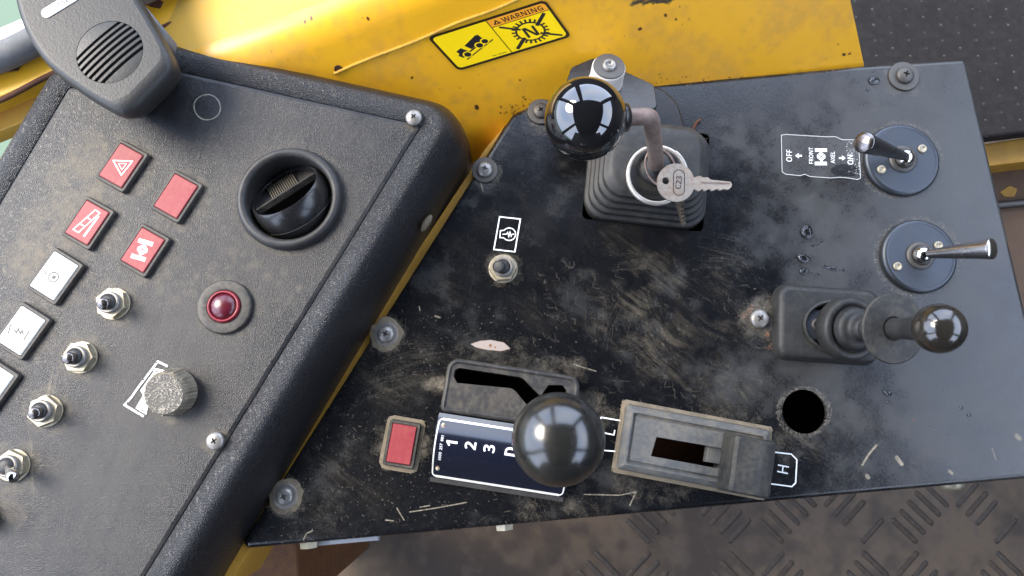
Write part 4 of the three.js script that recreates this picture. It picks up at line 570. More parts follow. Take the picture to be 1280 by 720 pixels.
{ // hand microphone lying on the dash
  const yT = HL + 0.031, o = thing('hand_microphone', 'grey handheld radio microphone with slotted grille lying on the dash', 'microphone');
  const ctl = [[62, -95], [26, -60], [22, -20], [27, 15], [40, 50], [66, 88], [104, 118], [132, 136], [150, 145], [160, 146], [172, 141], [192, 122], [212, 101], [220, 90], [220, 78], [212, 60], [196, 32], [176, -2], [156, -45], [140, -95]];
  const spl = new THREE.CatmullRomCurve3(ctl.map(([a, b]) => P(a, b, yT - 0.006)), true, 'centripetal').getSpacedPoints(160).slice(0, 160).map(p => [p.x, p.z]), out = spl;
  const gc = P(137, 65, yT), gr = 42 * K(137, 65, yT);
  const grille = circle(gc.x, gc.z, gr);
  const oc = [out.reduce((q, p) => q + p[0] / out.length, 0), out.reduce((q, p) => q + p[1] / out.length, 0)], sc = (f) => out.map(p => [oc[0] + (p[0] - oc[0]) * f, oc[1] + (p[1] - oc[1]) * f]);
  const rev = area2(out) > 0, rings = [[0.76, -0.0305], [0.80, -0.0285], [0.88, -0.022], [0.95, -0.0145], [0.985, -0.010], [1, -0.0065], [0.998, -0.0045], [0.985, -0.0028], [0.965, -0.0015], [0.94, -0.0007], [0.91, -0.0002], [0.88, 0]].map(([f, y]) => { const r = ring3(sc(f), yT + y); return rev ? r.reverse() : r; });
  part('body', merge([loft(rings, { crease: 1.3 }), capGeo(sc(0.88), [grille], yT), sweepUp(grille, [[0, yT], [0, yT - 0.005]])]), M.mic, o);
  part('grille_bed', capGeo(circle(gc.x, gc.z, gr + 0.0005), [], yT - 0.0045), M.plastic, o);
  const ev = new Evaluator(); ev.attributes = ['position', 'normal']; const pr = [[0.00001, -0.004], [gr - 0.0002, -0.004], [gr - 0.0002, -0.0001]]; for (let i = 1; i <= 10; i++) { const a = i / 10; pr.push([(gr - 0.0002) * (1 - a) + 0.00001, 0.0011 * (1 - (1 - a) ** 2)]); }
  let b = new Brush(new THREE.LatheGeometry(pr.map(p => new THREE.Vector2(...p)), 48)); const t = 0.80;
  for (let i = 0; i < 7; i++) { const off = (-0.52 + i * 0.185) * gr; const c = new Brush(new THREE.BoxGeometry(gr * 2.2, 0.02, gr * 0.10)); c.position.set(Math.sin(t) * off, 0, Math.cos(t) * off); c.rotation.y = t; c.updateMatrixWorld(); b.updateMatrixWorld(); b = ev.evaluate(b, c, SUBTRACTION); }
  part('grille', boxUV(creased(clean(b.geometry), 0.5)).translate(gc.x, yT, gc.z), M.mic, o, 'domed grille cut by slanting slots');
  const bc = P(76, 6, yT), k = K(76, 6, yT), bt = 0.62; const bl = thing; const bg = new THREE.Group(); bg.name = 'badge'; bg.position.set(bc.x, yT, bc.z); bg.rotation.y = bt; o.add(bg);
  part('plate', loft([rrect(52 * k, 14 * k, 7 * k, 0.0001, 0, 0, 8), rrect(52 * k, 14 * k, 7 * k, 0.0004, 0, 0, 8), rrect(51 * k, 13 * k, 6.5 * k, 0.0005, 0, 0, 8)], { capB: true }), mat({ color: new THREE.Color().setRGB(0.66, 0.67, 0.66), roughness: 0.35, metalness: 0.2 }), bg);
  decalMesh('lettering', bg, 48 * k, 11 * k, 0.00062, 26000, (x) => { x.fillStyle = 'rgb(60,60,72)'; x.font = 'bold 8px sans-serif'; x.textAlign = 'center'; x.textBaseline = 'middle'; x.fillText('SUPOSEN', 0, 0.4, 41); }, { k });
  const ptt = fillet(poly([[150, -40], [165, -12], [208, 40], [205, 56], [186, 40], [140, -30]], yT - 0.010), 0.002, 4); part('talk_key', merge([sweepUp(ptt, [[0, yT - 0.022], [0, yT - 0.0108], [0.0008, yT - 0.010]]), capGeo(inset(ptt, 0.0008), [], yT - 0.010)]), M.gasket, o, 'grey push-to-talk key on the side');
  const ft = P(180, 136, yT - 0.018); part('foot_contact', boxUV(new THREE.BoxGeometry(0.010, 0.003, 0.004).rotateY(0.75).translate(ft.x, yT - 0.018, ft.z)), M.steel, o);
}
// ---------------------------------------------------------------- ball lever with rubber boot, bracket and keys
{
  const k = K(808, 220), o = thing('ball_lever', 'cranked steel lever with glossy black ball knob rising from square rubber boot', 'lever');
  const rings = [], B = (w, d, r, y) => { const f = rrect(w * k, d * k, r * k, y, 0, 0, 8).map(p => [p[0] + bootC.x, p[1], p[2] + bootC.z]); rings.push(f.map(([x, y, z]) => { const dx = x - bootC.x, dz = z - bootC.z; return [bootC.x + dx * Math.cos(bootT) + dz * Math.sin(bootT), y, bootC.z - dx * Math.sin(bootT) + dz * Math.cos(bootT)]; })); };
  B(150, 126, 26, -0.004); let w = 150, d = 126; for (let s = 0; s < 5; s++) { const y = s * 0.0052; B(w, d, 27, y + 0.0006); B(w + 1, d + 1, 27, y + 0.0022); B(w - 1, d - 1, 27, y + 0.0038); B(w - 6, d - 6, 26, y + 0.0046); B(w - 8.5, d - 8.5, 25, y + 0.0050); w -= 8; d -= 8; }
  B(w - 6, d - 6, 24, 0.0270); B(w - 14, d - 14, 22, 0.0276); B(70, 58, 26, 0.0280);
  const tp = P(822, 207, 0.029); // collar round the rod
  part('boot', loft(rings, { capB: true, crease: 0.5 }), M.rubber, o, 'stepped grey-black rubber boot');
  part('collar', lathe([[0.0105, 0], [0.0102, 0.002], [0.0085, 0.0032], [0.0062, 0.004], [0.005, 0.0065], [0, 0.0065]], 32).translate(tp.x, 0.0275, tp.z), M.rubber, o);
  const q = [P(821, 210, 0.030), P(818, 180, 0.052), P(815, 158, 0.072), P(814.5, 152, 0.078), P(812, 147, 0.082), P(806, 146, 0.0845), P(798, 146, 0.0855), P(775, 147, 0.0865), P(745, 148, 0.0875)];
  part('rod', tubeAlong(q, 0.0038, 90, 20), M.rustRod, o, 'bare brownish steel rod bent at a right angle');
  const bc = P(732, 149, 0.088), kb = K(732, 149, 0.088), n = P(806, 146, 0.0855).sub(bc).normalize();
  part('ball_knob', boxUV(new THREE.SphereGeometry(51.5 * kb, 64, 48)).translate(bc.x, bc.y, bc.z), M.ballGloss, o);
  const ne = bc.clone().addScaledVector(n, 48 * kb); part('knob_neck', along(lathe([[0.0065, 0], [0.006, 0.002], [0.004, 0.003]], 24), ne, ne.clone().add(n)), M.blackPaint, o);
}
{
  const o = thing('lever_bracket', 'black steel bracket with bolted white spacer behind the ball lever', 'bracket');
  const up = V(0.05, 0.95, -0.26).normalize(), pc = P(757, 112, 0.026);
  const lp = (a, b) => { const p = onPlane(a, b, pc, up); return p; };
  const X = V(1, 0, 0).addScaledVector(up, -up.x).normalize(), Z = X.clone().cross(up).normalize(), uv2 = (a, b) => { const q = lp(a, b).sub(pc); return [q.dot(X), q.dot(Z)]; };
  const m4 = new THREE.Matrix4().makeBasis(X, up, Z).setPosition(pc);
  part('plate', slab(fillet([[706, 108], [714, 84], [742, 72], [788, 92], [818, 106], [822, 134], [730, 160], [700, 150]].map(p => uv2(...p)), 0.003, 4), 0, 0.004, 0.0005).applyMatrix4(m4), M.blackPaint, o);
  const sc = lp(757, 101), tip = sc.clone().add(up), R = 20.5 * K(760, 90, 0.02), H = 0.0105;
  const sp = part('spacer', along(lathe([[R + 0.0004, 0], [R, 0.001], [R, H - 0.0006], [R - 0.0005, H], [R - 0.001, H], [0, H - 0.0002]], 36), sc, tip), mat({ ...grime([0.55, 0.52, 0.47], [0.36, 0.31, 0.25], 0.45, 0.5, 0.9, { off: 143 }) }), o, 'off-white spacer');
  const ts = sc.clone().addScaledVector(up, H); part('washer', along(lathe([[0.003, 0], [R - 0.0006, 0.0001], [R - 0.0008, 0.0009], [0.003, 0.001]], 36), ts, ts.clone().add(up)), M.darkSteel, o);
  part('bolt', along(merge([lathe([[0.0038, 0.0008], [0.0036, 0.0022], [0.0026, 0.0026], [0.0018, 0.0024], [0.0016, 0.0014], [0, 0.0014]], 20)]), ts, ts.clone().add(up)), M.steel, o);
  const g = fillet(poly([[742, 176], [760, 128], [795, 106], [826, 108], [848, 128], [860, 172], [830, 196], [770, 196]], 0.006), [0.004, 0.02, 0.014, 0.012, 0.014, 0.006, 0.004, 0.004], 6);
  part('curved_guard', slab(g, 0.006, 0.0055, 0.0012), M.blackPaint, o, 'black painted curved guard plate');
  const hk = P(866, 164, 0.0014); part('hook', tubeAlong([P(862, 172, 0.001), P(866, 162, 0.002), P(871, 153, 0.002), P(875, 150, 0.001)], 0.0009, 30, 8), M.rust, o);
}
{
  const yk = 0.0315, c = P(821, 219, yk), k = K(821, 219, yk), R = 36 * k;
  const ring = part(numbered('key_ring'), boxUV(mergeGeometries([new THREE.TorusGeometry(R, 0.00105, 14, 90).rotateX(Math.PI / 2).translate(0, 0, 0), new THREE.TorusGeometry(R, 0.00105, 14, 90, 5.2).rotateX(Math.PI / 2).rotateY(0.9).translate(0, 0.0015, 0)])), mat({ color: new THREE.Color().setRGB(0.62, 0.58, 0.52), metalness: 0.6, roughness: 0.3 }), scene);
  ring.position.copy(c); ring.rotation.set(0.10, 0, 0.03); ring.userData = { label: 'round steel split ring lying on the rubber boot round the rod', category: 'key ring' };
  const s = part(numbered('key_ring'), boxUV(new THREE.TorusGeometry(0.0088, 0.0007, 12, 60).scale(0.78, 1.12, 1).rotateX(Math.PI / 2)), M.rustRod, scene); const sc = P(826, 210, 0.0375); s.position.copy(sc); s.rotation.set(0.35, 0.5, 0.1); s.userData = { label: 'small brown wire loop joining the key to the large ring', category: 'key ring' };
  const keyShape = (kk) => { const sh = new THREE.Shape(); const pts = []; const Rb = 24; for (let i = 0; i <= 40; i++) { const a = 0.30 + i / 40 * (2 * Math.PI - 0.60); pts.push([Rb * Math.cos(a) * 0.98, Rb * Math.sin(a)]); }
    pts.push([28, -10], [34, -7], [36, -9.5], [42, -6.5], [46, -9], [52, -6], [56, -8.2], [60, -6], [66, -7], [70, -3.5], [71, 0], [69, 3.2], [44, 5], [40, 8], [34, 7.5], [30, 9.5]); pts.forEach((p, i) => i ? sh.lineTo(p[0] * kk, p[1] * kk) : sh.moveTo(p[0] * kk, p[1] * kk)); const h = new THREE.Path(); h.absarc(-13 * kk, 2 * kk, 4.6 * kk, 0, 7, true); sh.holes.push(h); return sh; };
  const kp = P(844, 229, 0.041), kk = K(844, 229, 0.041), key = thing('flat_key', 'flat silvery key with round bow stamped with a number', 'key', kp, 0.0);
  const kg = boxUV(new THREE.ExtrudeGeometry(keyShape(kk), { depth: 0.0017, bevelEnabled: false, curveSegments: 20 }).rotateX(-Math.PI / 2));
  key.rotation.set(0.12, -0.02, -0.06);
  const keyM = mat({ ...grime([0.60, 0.53, 0.44], [0.30, 0.165, 0.09], 0.95, 0.26, 0.6, { off: 151, rm: 1 }), metalness: 0.45 });
  part('blank', kg, keyM, key);
  part('groove', boxUV(new THREE.BoxGeometry(36 * kk, 0.0003, 1.6 * kk).translate(50 * kk, 0.00185, -1 * kk)), M.rustRod, key);
  decalMesh('stamp', key, 26 * kk, 40 * kk, 0.00176, 40000, (x) => { x.strokeStyle = x.fillStyle = 'rgba(78,60,50,0.95)'; x.lineWidth = 1.2; x.beginPath(); x.roundRect(-6.5, -16, 14, 32, 7); x.stroke(); x.save(); x.rotate(-Math.PI / 2 + 0.1); x.font = 'bold 10px sans-serif'; x.textAlign = 'center'; x.textBaseline = 'middle'; x.fillText('C23', 0, 0.6, 22); x.restore(); }, { k: kk }).position.x = 3 * kk;
  const k2 = thing('flat_key', 'second key seen on its dark edge, hanging below the stamped key', 'key', P(848, 250, 0.033)); const e = P(858, 299, 0.018).sub(P(848, 250, 0.033));
  { const X = e.clone().normalize(), Zn = V(0.95, -0.22, -0.1).addScaledVector(X, -V(0.95, -0.22, -0.1).dot(X)).normalize(); k2.quaternion.setFromRotationMatrix(new THREE.Matrix4().makeBasis(X, Zn.clone().cross(X), Zn)); } part('blank', boxUV(new THREE.ExtrudeGeometry(keyShape(kk * 0.60), { depth: 0.0016, bevelEnabled: true, bevelThickness: 0.0002, bevelSize: 0.0002, bevelSegments: 1, curveSegments: 14 }).translate(-0.002, 0, -0.0008)), M.keyDark, k2);
}
// ---------------------------------------------------------------- prints on the console
{
  let k = K(1024, 195); let o = thing('axle_label', 'clear sticker reading OFF FRONT AXEL ON with white outline', 'label', P(1024, 196, 0).setY(0.0003));
  decalMesh('print', o, 112 * k, 74 * k, 0.0002, 16000, (x) => {
    x.strokeStyle = x.fillStyle = 'rgba(205,208,204,0.8)'; x.lineWidth = 0.9; x.lineJoin = 'round'; x.fillStyle = 'rgba(120,124,122,0.16)'; const ol = [[-46, -28], [-40, -29], [8, -26], [22, -26], [30, -22], [46, -22], [50, -16], [49, 28], [45, 30], [34, 28], [24, 27], [12, 28], [-14, 26], [-20, 23], [-26, 25], [-44, 23], [-48, 20]]; poly2(x, ol, true, true); poly2(x, ol);
    x.fillStyle = 'rgba(8,8,9,0.8)'; for (let i = 0; i < 500; i++) { const a = rnd() * 6.28, q = Math.sqrt(rnd()); x.beginPath(); x.arc(30 + 17 * q * Math.cos(a), 18 + 8 * q * Math.sin(a), rr2(0.3, 1), 0, 7); x.fill(); }
    x.fillStyle = 'rgb(245,246,244)'; x.textAlign = 'center'; x.textBaseline = 'middle'; const tx = (s, px, py, sz) => { x.save(); x.translate(px, py); x.rotate(-Math.PI / 2 + 0.06); x.font = `${sz}px sans-serif`; x.fillText(s, 0, 0); x.restore(); };
    tx('OFF', -38, -1, 9.5); tx('FRONT', -11, -1, 7.2); tx('AXEL', 16, 1, 7.2); tx('ON', 38, 4, 9.5);
    const arrow = (ax, ay, dx) => { poly2(x, [[ax - dx * 4, ay - 1.2], [ax, ay - 1.2], [ax, ay - 3.4], [ax + dx * 4.4, ay], [ax, ay + 3.4], [ax, ay + 1.2], [ax - dx * 4, ay + 1.2]], true, true); }; arrow(-26, -1, -1); arrow(28, 2, 1);
    x.save(); x.translate(2, 0); x.scale(0.72, 0.76); axle(x); x.restore();
    x.fillStyle = 'rgba(230,230,226,0.6)'; for (let i = 0; i < 120; i++) x.fillRect(rr2(34, 49), rr2(-20, 24), rr2(0.3, 1.2), rr2(0.3, 1.2));
  }, { k, rough: 0.35 });
  k = K(634, 293); o = thing('heater_print', 'white outlined glow plug symbol printed above the console toggle', 'marking', P(634, 293.5, 0).setY(0.0003));
  decalMesh('print', o, 40 * k, 56 * k, 0.0002, 26000, (x) => { x.strokeStyle = x.fillStyle = 'rgb(240,240,238)'; x.lineWidth = 1.7; poly2(x, [[-9.5, -23], [16.5, -20], [9.5, 22], [-16.5, 19]]); x.lineWidth = 1.4; x.beginPath(); x.arc(2.5, -0.5, 8, -2.5, 2.5); x.stroke(); poly2(x, [[-4, -5.5], [-8.5, -5], [-9, 4], [-4, 4]], false); x.lineWidth = 1.2; poly2(x, [[-6, -0.5], [-1, -0.5], [0.5, -3], [2, 2.5], [3.5, -3], [5, 2], [6, -0.5], [9, -0.5]], false); }, { k });
  k = K(980, 587); o = thing('letter_print', 'white letter H in a cut-corner outline printed beside the range slider', 'marking', P(981, 587, 0).setY(0.0003));
  decalMesh('print', o, 46 * k, 52 * k, 0.0002, 24000, (x) => { x.strokeStyle = x.fillStyle = 'rgb(244,244,240)'; x.lineWidth = 1.7; poly2(x, [[-18, -22], [9, -19], [15.5, -12], [12, 16], [7, 20.5], [-20, 17]], false); x.save(); x.rotate(-Math.PI / 2 + 0.2); x.font = '19px sans-serif'; x.textAlign = 'center'; x.textBaseline = 'middle'; x.fillText('H', 0, -3); x.restore(); }, { k });
  k = K(764, 543); o = thing('letter_print', 'white letter L in an outline printed between the selector and the range slider', 'marking', P(764, 543, 0).setY(0.0003));
  decalMesh('print', o, 40 * k, 52 * k, 0.0002, 24000, (x) => { x.strokeStyle = x.fillStyle = 'rgb(244,244,240)'; x.lineWidth = 1.7; poly2(x, [[12, -17], [-12, -21], [-18, -14], [-20, 14], [-16, 19], [8, 21]], false); x.save(); x.rotate(-Math.PI / 2 + 0.2); x.font = '19px sans-serif'; x.textAlign = 'center'; x.textBaseline = 'middle'; x.fillText('L', 2, -3); x.restore(); }, { k });
}
lampSwitch('warning_lamp', 503, 555, 39, 56, 9, 0, M.red, 'plain red rectangular lamp on the console beside the gear selector', 'warning lamp', undefined, null);
// ---------------------------------------------------------------- lever switches on round plates
function plateToggle(px, py, tx, ty, th, label, mLev, mTip, spots) {
  const k = K(px, py), R = 46.5 * k, o = thing('lever_switch', label, 'lever switch', P(px, py, 0).setY(0), 0, 'lever switches on round plates');
  part('disc', lathe([[R, 0.0001], [R + 0.0001, 0.0014], [R - 0.0005, 0.0024], [R - 0.0016, 0.0030], [R - 0.0024, 0.0029], [R - 0.0030, 0.0027], [0.005, 0.0027], [0, 0.0027]], 72), M.blueDisc, o);
  part('boss', lathe([[17.5 * k, 0.0028], [17 * k, 0.0036], [14 * k, 0.0041], [12.2 * k, 0.0040], [11 * k, 0.0032]], 40), M.darkSteel, o);
  const bt = part('pivot_ball', boxUV(new THREE.SphereGeometry(11.8 * k, 32, 24)).translate(0, 0.0044, 0), M.chrome, o);
  spots.forEach(([a, b]) => { const q = P(a, b, 0.003).sub(o.position); part('rivet', lathe([[5.6 * k, 0], [5.4 * k, 0.0006], [4.6 * k, 0.001], [2.8 * k, 0.0009], [2.2 * k, 0.0003], [0, 0.0003]], 24).translate(q.x, 0.0028, q.z), M.zinc, o); });
  const a = V(0, 0.0062, 0), b = P(tx, ty, th).sub(o.position), L = a.distanceTo(b), r1 = 13.6 * K(tx, ty, th);
  part('lever', along(lathe([[r1 * 0.42, 0], [r1 * 0.46, L * 0.12], [r1 * 0.90, L * 0.86], [r1 * 0.98, L * 0.96], [r1 * 0.98, L * 0.985]], 32), a, b), mLev, o);
  part('lever_end', along(lathe([[r1 * 0.98, L * 0.985], [r1 * 0.93, L], [r1 * 0.6, L * 1.022], [0, L * 1.03]], 32), a, b), mTip, o);
}
plateToggle(1125.5, 201, 1079, 178, 0.036, 'round blue-black plate switch with dark lever beside the axle label', M.blackPaint, M.darkChrome, [[1153, 186], [1102, 212]]);
plateToggle(1147, 321, 1241, 311, 0.034, 'round blue-black plate switch with polished steel lever above the plunger handle', M.polished, M.chrome, [[1173, 307], [1122, 333]]);
// ---------------------------------------------------------------- plunger handle
{
  const t = turnOf(972, 358, 1088, 366), c = P(1030, 406, 0), k = K(1030, 406), o = thing('plunger_handle', 'dark plunger handle with round flange and ball end on a rubber base', 'lever', c.clone().setY(0), t);
  const loc = (p) => p.clone().sub(c).applyAxisAngle(V(0, 1, 0), -t);
  const baseO = rrect(126 * k, 92 * k, 15 * k).map(p => [p[0], p[2]]), ov = Array.from({ length: 40 }, (_, i) => { const a = i / 40 * 6.283; return [8 * k + 41 * k * Math.cos(a), 4 * k + 33 * k * Math.sin(a)]; });
  part('rubber_base', merge([sweepUp(baseO, [[-0.0008, 0.0001], [0, 0.003], [0.0006, 0.0056], [0.0018, 0.0068], [0.0034, 0.0072]]), capGeo(inset(baseO, 0.0034), [ov], 0.0072), sweepUp(ov, [[0, 0.0072], [-0.0002, 0.0084], [0.001, 0.0088], [0.0019, 0.0080], [0.0022, 0.001]]), capGeo(ov, [], 0.0012)]), M.rubber, o);
  const bl = loc(P(1016, 406, 0.004)); part('clevis', merge([slab(rrect(40 * k, 40 * k, 4 * k).map(p => [p[0], p[2]]), 0.0056, 0.0044, 0.0008)]).translate(bl.x, 0, bl.z), mat({ ...grime([0.10, 0.115, 0.15], [0.10, 0.08, 0.06], 0.25, 0.3, 0.7, { off: 157 }), metalness: 0.8 }), o, 'bluish steel clevis');
  part('clevis_pin', lathe([[0.0032, 0.0055], [0.003, 0.0066], [0.0016, 0.0068], [0.0014, 0.0060], [0, 0.0060]], 24).translate(bl.x + 4 * k, 0, bl.z), M.darkSteel, o);
  const Bq = P(1061, 411, 0.011), Tq = P(1174, 410.5, 0.070), a = loc(Bq), b = loc(Tq), L = a.distanceTo(b), atPx = (x) => { let lo = 0, hi = 1; for (let i = 0; i < 40; i++) { const m = (lo + hi) / 2; toPx(Bq.clone().lerp(Tq, m))[0] < x ? lo = m : hi = m; } return lo * L; };
  const y1 = atPx(1058), y2 = atPx(1072), y3 = atPx(1117), y4 = atPx(1140), kk = K(1117, 410, 0.04);
  part('gaiter', along(lathe([[36 * k, -0.006], [39 * k, -0.003], [39 * k, 0.0], [38 * k, 0.0022], [36.5 * k, 0.0036], [34 * k, 0.0042], [30 * k, 0.0040], [28 * k, 0.0026], [26.5 * k, 0.0024], [25.5 * k, 0.0062], [23 * k, 0.0078], [19 * k, 0.0082], [15 * k, 0.0084], [13.5 * k, 0.0105], [13.5 * k, 0.0125], [11 * k, 0.0135]], 56), a, b), M.rubber, o, 'ribbed round rubber gaiter');
  part('shaft', along(lathe([[11.5 * kk, 0.008], [11.5 * kk, y2 + 0.006], [13 * kk, y2 + 0.0065], [13 * kk, y2 + 0.0085], [11.5 * kk, y2 + 0.009], [11.5 * kk, y3]], 32), a, b), M.plastic, o);
  part('flange', along(lathe([[0.002, y3 - 0.0018], [40 * kk, y3 - 0.0018], [43.6 * kk, y3 - 0.0012], [44.4 * kk, y3 - 0.0004], [43.8 * kk, y3 + 0.0004], [42 * kk, y3 + 0.0007], [16 * kk, y3 + 0.0004], [14.5 * kk, y3 + 0.0002], [14 * kk, y3 - 0.001], [0.002, y3 - 0.001]], 64), a, b), M.knobRubber, o);
  part('neck', along(lathe([[13 * kk, y3 - 0.001], [13 * kk, y3 + 0.008], [14.5 * kk, L - 0.014], [17 * kk, L - 0.009], [24 * kk, L - 0.005], [26 * kk, L]], 32), a, b), M.plastic, o);
  const kb = K(1174, 410, 0.07); part('ball_end', boxUV(new THREE.SphereGeometry(31.5 * kb, 48, 36)).translate(b.x, b.y, b.z), M.ballBronze, o);
}
// ---------------------------------------------------------------- gear selector
{
  const F = selF, o = thing('gear_selector', 'gear selector with slotted gate, number plate and big worn black ball knob', 'gear selector', F.o.clone().setY(0), F.turn), k = K(632, 535, 0.006), L = (a, b, y) => F.loc(a, b, y);
  const W = 168 * k, c00 = L(562, 446, 0.012), c10 = L(725, 470, 0.012), cz = L(548, 514, 0.012)[1], c01 = L(540, 598, 0.006);
  const xa = -W / 2, xb = W / 2, za = c00[1], zb = c01[1];
  const outer = fillet([[xa, za], [xb, za], [xb, cz], [xa, cz]], [0.006, 0.006, 0.003, 0.003], 6);
  const gate = fillet(slotSel.map(p => p), 0.0012, 3);
  // raised frame edge round a lower gate face
  const inn = fillet([[xa + 0.0026, za + 0.0026], [xb - 0.0026, za + 0.0026], [xb - 0.0026, cz - 0.0026], [xa + 0.0026, cz - 0.0026]], [0.0034, 0.0034, 0.0004, 0.0004], 6);
  part('gate_plate', merge([sweepUp(outer, [[0, 0.0001], [0, 0.0094], [0.0007, 0.0106], [0.0016, 0.0109], [0.0024, 0.0103], [0.0026, 0.0100]]), capGeo(inn, [gate], 0.0100), sweepUp(gate, [[0, 0.0100], [0, 0.0040]])]), M.plasticDusty, o, 'black gate plate with stepped slot');
  // arched number plate
  const H0 = 0.0104, arch = (v) => { const z = cz + 0.0006 + (zb - cz - 0.0006) * v; return [z, v < 0.1 ? H0 + 0.0016 * Math.sin(v / 0.1 * Math.PI / 2) : H0 + 0.0016 + 0.0042 * Math.sin(Math.PI * Math.min(1, (v - 0.1) / 0.75)) - 0.0105 * Math.pow((v - 0.1) / 0.9, 3)]; };
  const n = 28, pos = [], uv = [], idx = []; for (let j = 0; j <= n; j++) for (let i = 0; i <= 10; i++) { const [z, y] = arch(j / n), x = xa + (xb - xa) * i / 10; pos.push(x, y, z); uv.push(i / 10, 1 - j / n); if (i < 10 && j < n) { const q = j * 11 + i; idx.push(q, q + 11, q + 1, q + 1, q + 11, q + 12); } }
  const g = new THREE.BufferGeometry(); g.setAttribute('position', new THREE.Float32BufferAttribute(pos, 3)); g.setAttribute('uv', new THREE.Float32BufferAttribute(uv, 2)); g.setIndex(idx); g.computeVertexNormals();
  const res = 12000, cw = Math.round(W * res), ch = Math.round((zb - cz) * res), cv = canvasOf(cw, ch), x = cv.getContext('2d'), s = cw / 168;
  x.fillStyle = 'rgb(20,23,36)'; x.fillRect(0, 0, cw, ch); x.save(); x.scale(s, s); const hh = ch / s;
  x.fillStyle = 'rgb(74,74,72)'; x.fillRect(0, 0, 168, 5); x.strokeStyle = 'rgb(228,226,214)'; x.lineWidth = 1.8; x.beginPath(); x.roundRect(2, 7, 164, hh - 10, 5); x.stroke(); x.lineWidth = 3; x.beginPath(); x.moveTo(6, 7); x.lineTo(162, 7); x.moveTo(6, hh - 3); x.lineTo(162, hh - 3); x.stroke();
  x.fillStyle = 'rgb(242,242,240)'; x.textAlign = 'center'; x.textBaseline = 'middle'; const tx = (t, a, b, z, f = 'sans-serif') => { x.save(); x.translate(a, b); x.rotate(-Math.PI / 2); x.font = `bold ${z}px ${f}`; x.fillText(t, 0, 0); x.restore(); };
  tx('1', 22, 34, 19); tx('2', 45, 34, 19); tx('3', 68, 34, 19); tx('D', 94, 34, 19); tx('N', 119, 34, 19); tx('R', 145, 34, 19); tx('6600 257 001', 10, 42, 4.4, 'monospace');
  for (const [a, b] of [[8, 15], [8, hh - 14]]) { x.fillStyle = 'rgb(150,120,100)'; x.beginPath(); x.arc(a, b, 2.6, 0, 7); x.fill(); }
  for (let i = 0; i < 420; i++) { x.fillStyle = `rgba(200,190,170,${0.35 * rnd() * rnd()})`; x.fillRect(rnd() * 168, rnd() * hh, 0.3 + 0.7 * rnd(), 0.3 + 0.7 * rnd()); }
  x.strokeStyle = 'rgba(6,6,10,0.9)'; x.lineWidth = 0.8; for (const p of [[[30, 55], [28, 60], [32, 64]], [[28, 64], [32, 70], [31, 74]], [[33, 66], [35, 74]]]) poly2(x, p, false); x.restore();
  part('number_plate', g, mat({ map: texOf(cv), roughness: 0.22, clearcoat: 0.6, clearcoatRoughness: 0.12 }), o, 'arched blue-black plate with white numerals 1 2 3 D');
  const prof = Array.from({ length: n + 1 }, (_, j) => arch(j / n)), side = (xx) => loft([prof.map(([z, y]) => [xx, y - 0.0001, z]), prof.map(([z]) => [xx, 0.0001, z])], { open: true });
  part('plate_housing', merge([side(xa + 0.0001), side(xb - 0.0001), boxUV(new THREE.BoxGeometry(W, 0.0016, 0.0022).translate(0, 0.0010, zb + 0.0009))]), M.plastic, o);
  for (const [u, v] of [[0.05, 0.17], [0.05, 0.84]]) { const [z, y] = arch(v); part('rivet', lathe([[0.0011, 0], [0.0009, 0.0005], [0, 0.0007]], 14).translate(xa + W * u, y, z), M.zinc, o); }
  const bw = P(698, 549, 0.078), kb = K(698, 549, 0.078), lc = (p) => p.clone().sub(o.position).applyAxisAngle(V(0, 1, 0), -F.turn), b = lc(bw), sl = L(685, 512, 0.008), a = V(sl[0], -0.02, sl[1]);
  part('stem', along(lathe([[0.0042, 0], [0.0042, a.distanceTo(b)]], 24), a, b), M.darkSteel, o);
  const dir = b.clone().sub(a).normalize(); part('ball_knob', along(boxUV(new THREE.SphereGeometry(58.5 * kb, 64, 48).scale(1, 0.98, 1)), b, b.clone().add(dir)), M.ballWorn, o);
}
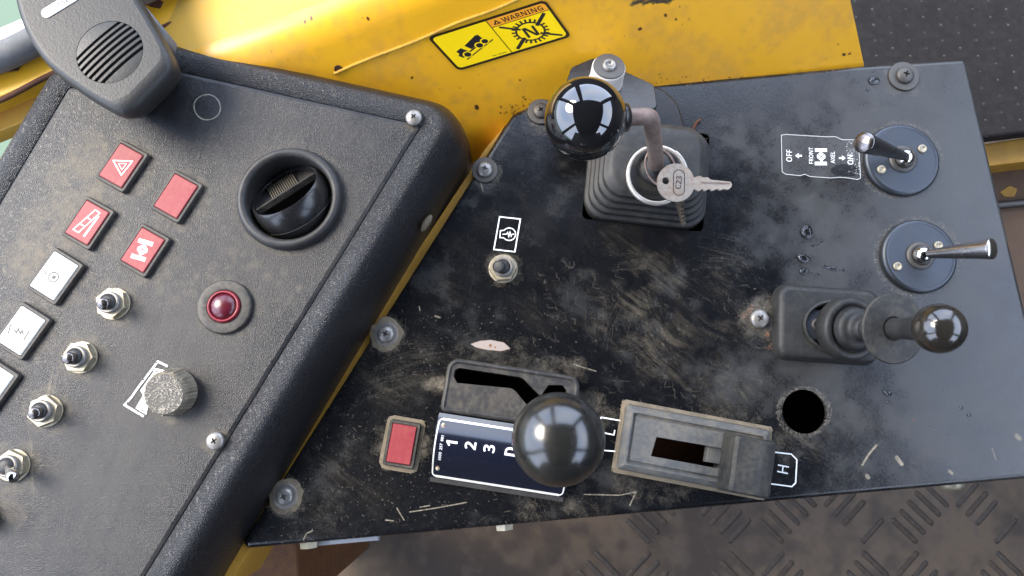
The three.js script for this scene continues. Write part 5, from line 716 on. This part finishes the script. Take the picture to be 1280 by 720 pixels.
// ---------------------------------------------------------------- range slider
{
  const F = slF, o = thing('range_slider', 'grey dusty rubber slider switch with thick sliding knob between letters L and H', 'slider switch', F.o.clone().setY(0), F.turn), k = K(868, 562, 0.004);
  const W = 182 * k, D = 80 * k, R = (w, d, r, y) => rrect(W - w, D - d, r, y, 0, 0, 4);
  const cc = slotSl, slot = [...cc].map(p => p);
  const inner = rrect(W - 0.0200, D - 0.0175, 0.0008).map(p => [p[0], p[2]]);
  part('housing', merge([loft([R(-0.0012, -0.0012, 0.0015, 0.0001), R(0, 0, 0.0012, 0.0030), R(0.0008, 0.0008, 0.0010, 0.0040), R(0.0050, 0.0050, 0.0010, 0.0062), R(0.0070, 0.0070, 0.0008, 0.0062), R(0.0076, 0.0076, 0.0008, 0.0046), R(0.0100, 0.0096, 0.0008, 0.0046), R(0.0108, 0.0104, 0.0008, 0.0054), R(0.0140, 0.0130, 0.0008, 0.0054)]), capGeo(rrect(W - 0.0140, D - 0.0130, 0.0008).map(p => [p[0], p[2]]), [slot], 0.0054), sweepUp(slot, [[0, 0.0054], [0, -0.008]])]), M.greyRubber, o);
  const dirt = (e, y, j) => rrect(W + e, D + e, 0.002, y, 0, 0, 9).map((p, i) => { const s = 1 + j * (hash(i, 77) - 0.5); return [p[0] * s, p[1], p[2] * s]; }); part('dirt_edge', loft([dirt(0.005, 0.0001, 0.03), dirt(0.002, 0.0012, 0.01), dirt(0.0008, 0.0018, 0)]), M.dirtRing, o, 'caked tan dirt round the housing');
  const s0 = F.loc(884, 566, 0.004), s1 = F.loc(906, 571, 0.004); part('slide_tongue', slab([[s0[0], s0[1] - 0.0046], [s1[0] + 0.004, s0[1] - 0.0046], [s1[0] + 0.004, s0[1] + 0.0046], [s0[0], s0[1] + 0.0046]], 0.0036, 0.006, 0.0006), M.greyRubber, o);
  const ka = F.loc(905, 580, 0.012), kb2 = F.loc(962, 590, 0.004), dz = 74 * k * 0.95, x0 = ka[0], x1 = kb2[0] - 0.0005, cx = (x0 + x1) / 2, zc = F.loc(934, 582, 0.012)[1];
  part('sliding_knob', loft([rrect(x1 - x0 + 0.001, dz, 0.0015, 0.0056, cx, zc), rrect(x1 - x0, dz, 0.0018, 0.0100, cx, zc), rrect((x1 - x0) * 0.86, dz * 0.98, 0.002, 0.0175, cx - 0.0018, zc), rrect((x1 - x0) * 0.62, dz * 0.95, 0.002, 0.0212, cx - 0.0036, zc), rrect((x1 - x0) * 0.45, dz * 0.91, 0.0018, 0.0222, cx - 0.0040, zc)], { capB: true, crease: 0.45 }), M.knobRubber, o, 'dark ribbed rubber slider knob');
}
// ---------------------------------------------------------------- water drops on the plate
{
  const BIG = { 0: 'round water drop below the axle label, largest on the plate', 1: 'wedge-shaped water drop between the largest drop and the plunger base', 3: 'long thin streak of water above the plunger base', 4: 'water drop beside the dark screw at the console corner' };
  const drop = (px, py, w, d, deg, i) => { const k = K(px, py), n = 28, ring = (s, y) => Array.from({ length: n }, (_, q) => { const a = -q / n * 6.283, e = 1 + 0.13 * Math.sin(a * 2 + i) + 0.10 * Math.sin(a * 3 + i * 2.1); return [w / 2 * k * s * e * Math.cos(a), y, d / 2 * k * s * e * Math.sin(a)]; });
    const h = Math.min(w, d) * k * 0.36, g = loft([ring(0.97, -0.0006), ring(1, h * 0.12), ring(0.96, h * 0.4), ring(0.82, h * 0.72), ring(0.55, h * 0.93), ring(0.25, h)], { capA: true, capB: true, crease: 2 });
    const o = part(numbered('water_drop'), g, DROP, scene); o.position.copy(P(px, py, 0)).setY(0.0001); o.rotation.y = -deg * Math.PI / 180; o.userData = { label: BIG[i] || 'tiny clear water drop lying on the console plate', category: 'water drop', group: BIG[i] ? 'large water drops' : 'tiny water drops' }; };
  DROPS.forEach((a, i) => drop(...a, i));
}
renderer.render(scene, camera);
